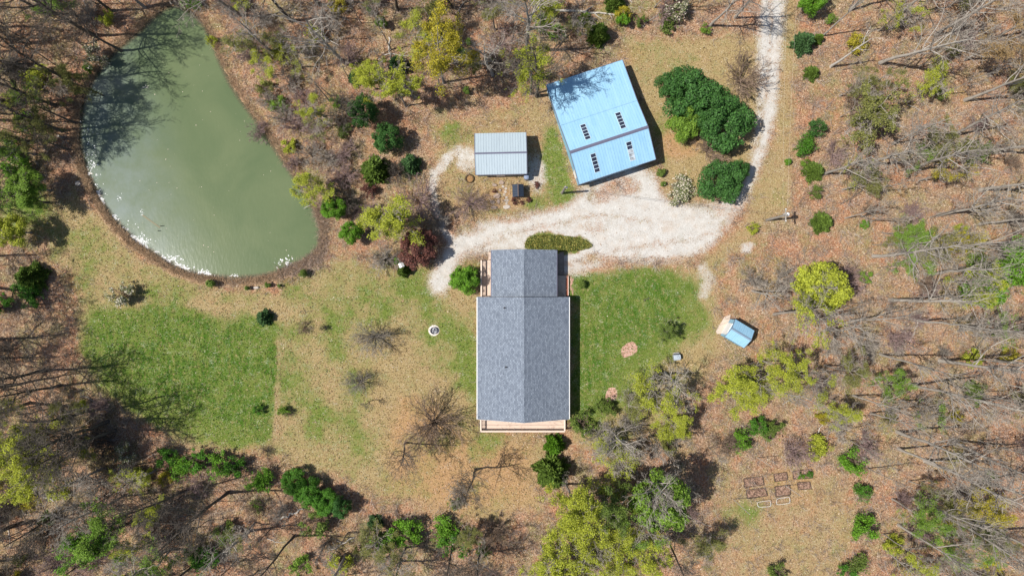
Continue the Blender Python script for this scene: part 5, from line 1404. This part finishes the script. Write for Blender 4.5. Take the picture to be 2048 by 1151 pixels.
# fallen logs
def log(x0, y0, x1, y1, r, lab, bk="p", limbs=3):
    a_, b_ = W(x0, y0, r), W(x1, y1, r); root = empty("fallen_log", a_, label=lab, cat="log")
    q = np.array(b_ - a_); K = 8; t = np.linspace(0, 1, K)[:, None]; rr = np.random.RandomState(int(x0))
    P = (q * t + rr.normal(size=(K, 3)) * np.array([.08, .08, .02]))[None]; R = (r * np.linspace(1, .45, K))[None]
    link("trunk", np_mesh("trunk", *tubes(P, R, 8), True), BARK[bk], root)
    C, CR = grow(rr, P, R, limbs + 2, .3, .8, .12, 5, .35, .2); link("branches", np_mesh("branches", *tubes(C, CR, 5), True), BARK[bk], root)
log(1098, 18, 1238, 30, .16, "long pale fallen log behind the blue barn")
log(778, 75, 780, 116, .1, "short pale log lying upright in the picture below the round cedar")
log(112, 1056, 180, 1022, .09, "thin pale fallen stem in the lower left woods")
log(562, 1037, 606, 1016, .14, "pale stump log under the slanting evergreen row")
log(602, 623.5, 622, 622, .04, "dark stick in the lawn above the reddish shrub", "d", 1)
log(625, 405, 608, 417, .05, "bleached stick reaching into the pond on the right shore", "p", 3)
log(85, 990, 105, 1000, .16, "short pale log in the dark lower left corner")
log(1900, 330, 1990, 338, .07, "white fallen stem in the right-hand woods")
log(1690, 262, 1735, 300, .05, "thin dead stem under the broad olive tree")
log(1288, 600, 1297, 594, .06, "dark broken stem in the bare patch of the right lawn", "d", 1)

# dead branches on the forest floor: one mesh pair, many copies
rr = np.random.RandomState(5); proto_fb = []
for i in range(4):
    t_ = np.linspace(0, 1, 7)[:, None]; P = (np.array([2.6, 0, 0]) * t_ + np.cumsum(rr.normal(size=(7, 3)) * np.array([.02, .10, .015]), 0) + np.array([-1.3, 0, .07]))[None]
    R = (.055 * np.linspace(1, .35, 7))[None]; C, CR = grow(rr, P, R, 6, .4, .8, .02, 4, .25, .2); C[..., 2] = np.abs(C[..., 2]) * .5 + .03
    proto_fb.append((np_mesh("trunk", *tubes(P, R, 7), True), np_mesh("branches", *tubes(C, CR, 4), True)))
for wname, n in (("right-hand woods", 34), ("upper left woods", 8), ("lower left woods", 16), ("upper middle woods", 14), ("lower middle woods", 8)):
    for j, (x, y) in enumerate(inside(WOODS[wname], n)):
        root = empty("fallen_branch", W(x, y) + Vector((0, 0, ground_z(x, y))), srng.rand() * 6.28, label=f"dead branch lying on the leaf litter of the {wname}", cat="branch", group=f"dead branches of the {wname}")
        root.scale = [.5 + 1.1 * srng.rand()] * 3
        for nme, me in zip(("trunk", "branches"), proto_fb[j % 4]): link(nme, me, BARK["pgd"[j % 3]], root)

# ------------------------------------------------------------------ stuff: litter, grass, reeds, foam
srng = np.random.RandomState(31)
def field(arr, px, py):                                             # sample a ground mask at pixels
    ix = np.clip(np.searchsorted(gx, px), 0, len(gx) - 1); iy = np.clip(np.searchsorted(gy, py), 0, len(gy) - 1); return arr[iy, ix]
gsum = np.clip(green, 0, 1)
n = 330000
px, py = srng.rand(n) * 2240 - 96, srng.rand(n) * 1290 - 70
wl_ = 1 - np.clip(field(np.maximum(np.maximum(dry * .95, gsum * 1.3), gravel * 1.2), px, py), 0, 1)
keep = (srng.rand(n) < np.clip(wl_, .022, 1)) & (field(pd, px, py) > 6)
px, py = px[keep], py[keep]
C = np.stack([(px - 1024) * S, (575.5 - py) * S, field(GZ, px, py) + .03 + .03 * srng.rand(len(px))], -1)
V, Q = leaves(srng, C, .12, 1.6, .7)
t = NT("dead_leaves"); rd = t.geo("Random Per Island")
cc = t.ramp(rd, [(0, (.060, .032, .018)), (.35, (.185, .098, .055)), (.65, (.31, .185, .112)), (.88, (.43, .30, .20)), (1, (.58, .48, .38))]); t.set(Base_Color=cc, Roughness=.8)
LITTER = t.m
tag(link("leaf_litter", np_mesh("leaf_litter", V, Q), LITTER), kind="stuff")

n = 240000
px, py = srng.rand(n) * 2200 - 76, srng.rand(n) * 1240 - 45
gp = field(gsum, px, py); dp = field(np.clip(dry, 0, 1), px, py); rp = field(gravel, px, py)
isg = srng.rand(n) < np.clip(gp * 1.2, 0, 1); keep = (srng.rand(n) < np.maximum(gp, dp * .8)) & (rp < .3) & (field(pd, px, py) > 10)
def blades(px, py, mat, name, hgt):
    n = len(px); C = np.stack([(px - 1024) * S, (575.5 - py) * S, field(GZ, px, py) - .01], -1)
    g = srng.rand(n) * 6.283; wv_ = np.stack([np.cos(g), np.sin(g), 0 * g], -1) * (.035 + .03 * srng.rand(n))[:, None]
    up = np.stack([srng.normal(size=n) * .09, srng.normal(size=n) * .09, hgt * (.5 + srng.rand(n))], -1)
    V = np.stack([C - wv_, C + wv_, C + up + wv_ * .3, C + up - wv_ * .3], 1).reshape(-1, 3)
    tag(link(name, np_mesh(name, V, np.arange(4 * n).reshape(n, 4)), mat), kind="stuff")
t = NT("grass_blades"); P = t.geo(); rd = t.geo("Random Per Island")
f = t.math('ADD', t.math('MULTIPLY', t.ramp(t.noise(P, .8, 5, .7), [(.36, (0, 0, 0)), (.64, (1, 1, 1))]), .6), t.math('MULTIPLY', rd, .4))
t.set(Base_Color=t.ramp(f, [(0, (.030, .070, .008)), (.35, (.060, .115, .014)), (.65, (.125, .150, .030)), (1, (.26, .24, .085))]), Roughness=.7); BLADES = t.m
a_ = keep & isg; blades(px[a_], py[a_], BLADES, "green_grass", .12)
a_ = keep & ~isg; blades(px[a_], py[a_], leaf_mat("dry_grass_blades", (.27, .20, .095), .45, .3, (1.2, 1.2, 1.2)), "dry_grass", .12)

def fan(px, py, n_per, hgt, sp, rad, mat, name, lift=0.0):
    n = len(px); C = np.repeat(np.stack([(px - 1024) * S, (575.5 - py) * S, field(GZ, px, py) + lift], -1), n_per, 0); N = len(C)
    C[:, :2] += srng.normal(size=(N, 2)) * .15; d = np.stack([srng.normal(size=N) * sp, srng.normal(size=N) * sp, hgt * (.4 + .9 * srng.rand(N))], -1)
    t_ = np.linspace(0, 1, 3)[None, :, None]; P = C[:, None] + d[:, None] * t_ + np.stack([srng.normal(size=N) * sp * .3, srng.normal(size=N) * sp * .3, -.15 * hgt * np.ones(N)], -1)[:, None] * (t_ ** 2)
    R = (rad * (.6 + .8 * srng.rand(N)))[:, None] * np.array([1, .8, .4])[None]
    V, Q = tubes(P, R, 3); tag(link(name, np_mesh(name, V, Q), mat), kind="stuff")
n = 15000
px, py = srng.rand(n) * 2200 - 76, srng.rand(n) * 1240 - 45
wl_ = 1 - np.clip(field(np.maximum(np.maximum(dry * 1.3, gsum * 1.6), gravel * 2), px, py), 0, 1)
keep = (srng.rand(n) < wl_) & (field(pd, px, py) > 14)
t = NT("brush_twigs"); rd = t.geo("Random Per Island")
t.set(Base_Color=t.ramp(rd, [(0, (.13, .085, .065)), (.3, (.27, .20, .165)), (.6, (.32, .255, .235)), (.85, (.40, .36, .33)), (1, (.24, .23, .10))]), Roughness=.9)
fan(px[keep], py[keep], 9, .8, .45, .013, t.m, "underbrush")
# dry grass fringe and reeds round the pond
ring = POND; k_ = srng.randint(0, len(ring), 2600); nb = ring[(k_ + 1) % len(ring)]; f = srng.rand(2600)[:, None]
q = ring[k_] * (1 - f) + nb * f; nv = nb - ring[k_]; nv = np.stack([nv[:, 1], -nv[:, 0]], -1); nv = nv / (np.linalg.norm(nv, axis=1, keepdims=True) + 1e-6)
q = q + nv * (srng.rand(2600)[:, None] * 10 + 3)
REED = leaf_mat("dry_reed_straw", (.40, .29, .19), .5, .2, (1.3, 1.25, 1.2))
fan(q[:, 0], q[:, 1], 10, .35, .22, .012, REED, "dry_bank_grass")
m_ = 330; tt = srng.rand(m_); arc = np.array([(630,412),(643,440),(647,480),(636,512),(610,530),(585,538),(555,546)], float); k_ = np.minimum((tt * 6).astype(int), 5); f = (tt * 6 - k_)[:, None]
q = arc[k_] * (1 - f) + arc[k_ + 1] * f + srng.normal(size=(m_, 2)) * 7
fan(q[:, 0], q[:, 1], 12, .6, .36, .014, leaf_mat("grey_brown_reeds", (.36, .275, .22), .5, .15, (1.3, 1.3, 1.3)), "dry_reeds", -.1)
# hedge of ground cover on the island
qq = srng.rand(9000, 2) * np.array([150, 46]) + np.array([1042, 464]); qq = qq[sdf(ISLAND, qq[:, 0], qq[:, 1]) < -1.5]
C = np.stack([(qq[:, 0] - 1024) * S, (575.5 - qq[:, 1]) * S, .04 + .2 * srng.rand(len(qq)) * (.5 + vnoise(qq[:, 0], qq[:, 1], 10, 3))], -1)
tag(link("ground_cover_bed", np_mesh("ground_cover_bed", *leaves(srng, C, .17, .4, .6)), leaf_mat("bed_leaves", (.150, .185, .042), .65, .35, (1.6, 1.1, 1.2))), kind="stuff")
# white pollen foam drifted against the left and lower shore, petals on the water
pts = []
sh = POND; cum = np.concatenate([sh, sh[:1]]); 
def along(n, f0, spread, inset):
    """points inside the shore, thickest where f0(x, y) is high"""
    k_ = srng.randint(0, len(sh), n); f = srng.rand(n)[:, None]; a_, b_ = sh[k_], sh[(k_ + 1) % len(sh)]; q = a_ * (1 - f) + b_ * f
    nv = b_ - a_; nv = np.stack([nv[:, 1], -nv[:, 0]], -1); nv = nv / (np.linalg.norm(nv, axis=1, keepdims=True) + 1e-6)
    c_ = sh.mean(0); s_ = np.sign(((c_ - q) * nv).sum(1)); q = q + nv * (s_ * (inset + np.abs(srng.normal(size=n)) * spread))[:, None]
    return q[srng.rand(n) < f0(q[:, 0], q[:, 1])]
lowleft = lambda x, y: np.where((x < 480) & (y > 345), .95, 0) * np.where(x > 440, .35, 1.0)
pts.append(along(9000, lambda x, y: lowleft(x, y) * (vnoise(x, y, 11, 8) > .50), 2.8, 1))
pts.append(along(1500, lambda x, y: np.where((x < 215) & (y > 200) & (y < 390), .7, 0) * (vnoise(x, y, 9, 18) > .5), 9, 1))
for cx, cy, rx, ry, n in ((281, 484, 15, 12, 420), (342, 520, 14, 8, 260), (185, 330, 7, 9, 90), (240, 395, 5, 8, 16), (400, 546, 18, 4, 200), (570, 528, 14, 11, 170), (284, 426, 3, 6, 16), (262, 452, 7, 6, 22), (180, 290, 16, 40, 90)):
    q = srng.normal(size=(n, 2)) * np.array([rx, ry]) * .6 + np.array([cx, cy]); pts.append(q[vnoise(q[:, 0], q[:, 1], 5, 28) > .4])
q = np.concatenate(pts); q = q[sdf(POND, q[:, 0], q[:, 1]) < 1.5]; n = len(q)
def flakes(q, size, mat, name, zz):
    n = len(q); C = np.stack([(q[:, 0] - 1024) * S * (H - WATER_Z) / H, (575.5 - q[:, 1]) * S * (H - WATER_Z) / H, WATER_Z + zz + .012 * srng.rand(n)], -1)
    g = srng.rand(n) * 6.283; k6 = np.arange(6) * np.pi / 3; rr = (size * (.3 + srng.rand(n) ** 2 * 1.3))[:, None] * (.55 + .7 * srng.rand(n, 6))
    V = C[:, None] + np.stack([np.cos(k6[None] + g[:, None]) * rr, np.sin(k6[None] + g[:, None]) * rr, 0 * rr], -1)
    tag(link(name, np_mesh(name, V.reshape(-1, 3), np.arange(6 * n).reshape(n, 6)), mat), kind="stuff")
flakes(q, .062, plain_mat("pale_pollen_foam", (.62, .63, .63), .9, .1, 6), "pollen_foam", .006)
q = srng.rand(200, 2) * np.array([500, 540]) + np.array([150, 15]); q = q[sdf(POND, q[:, 0], q[:, 1]) < -12]; q = q[srng.rand(len(q)) < .9]
flakes(q, .035, plain_mat("drifting_petals", (.60, .48, .42), .9, .2), "floating_petals", .005)
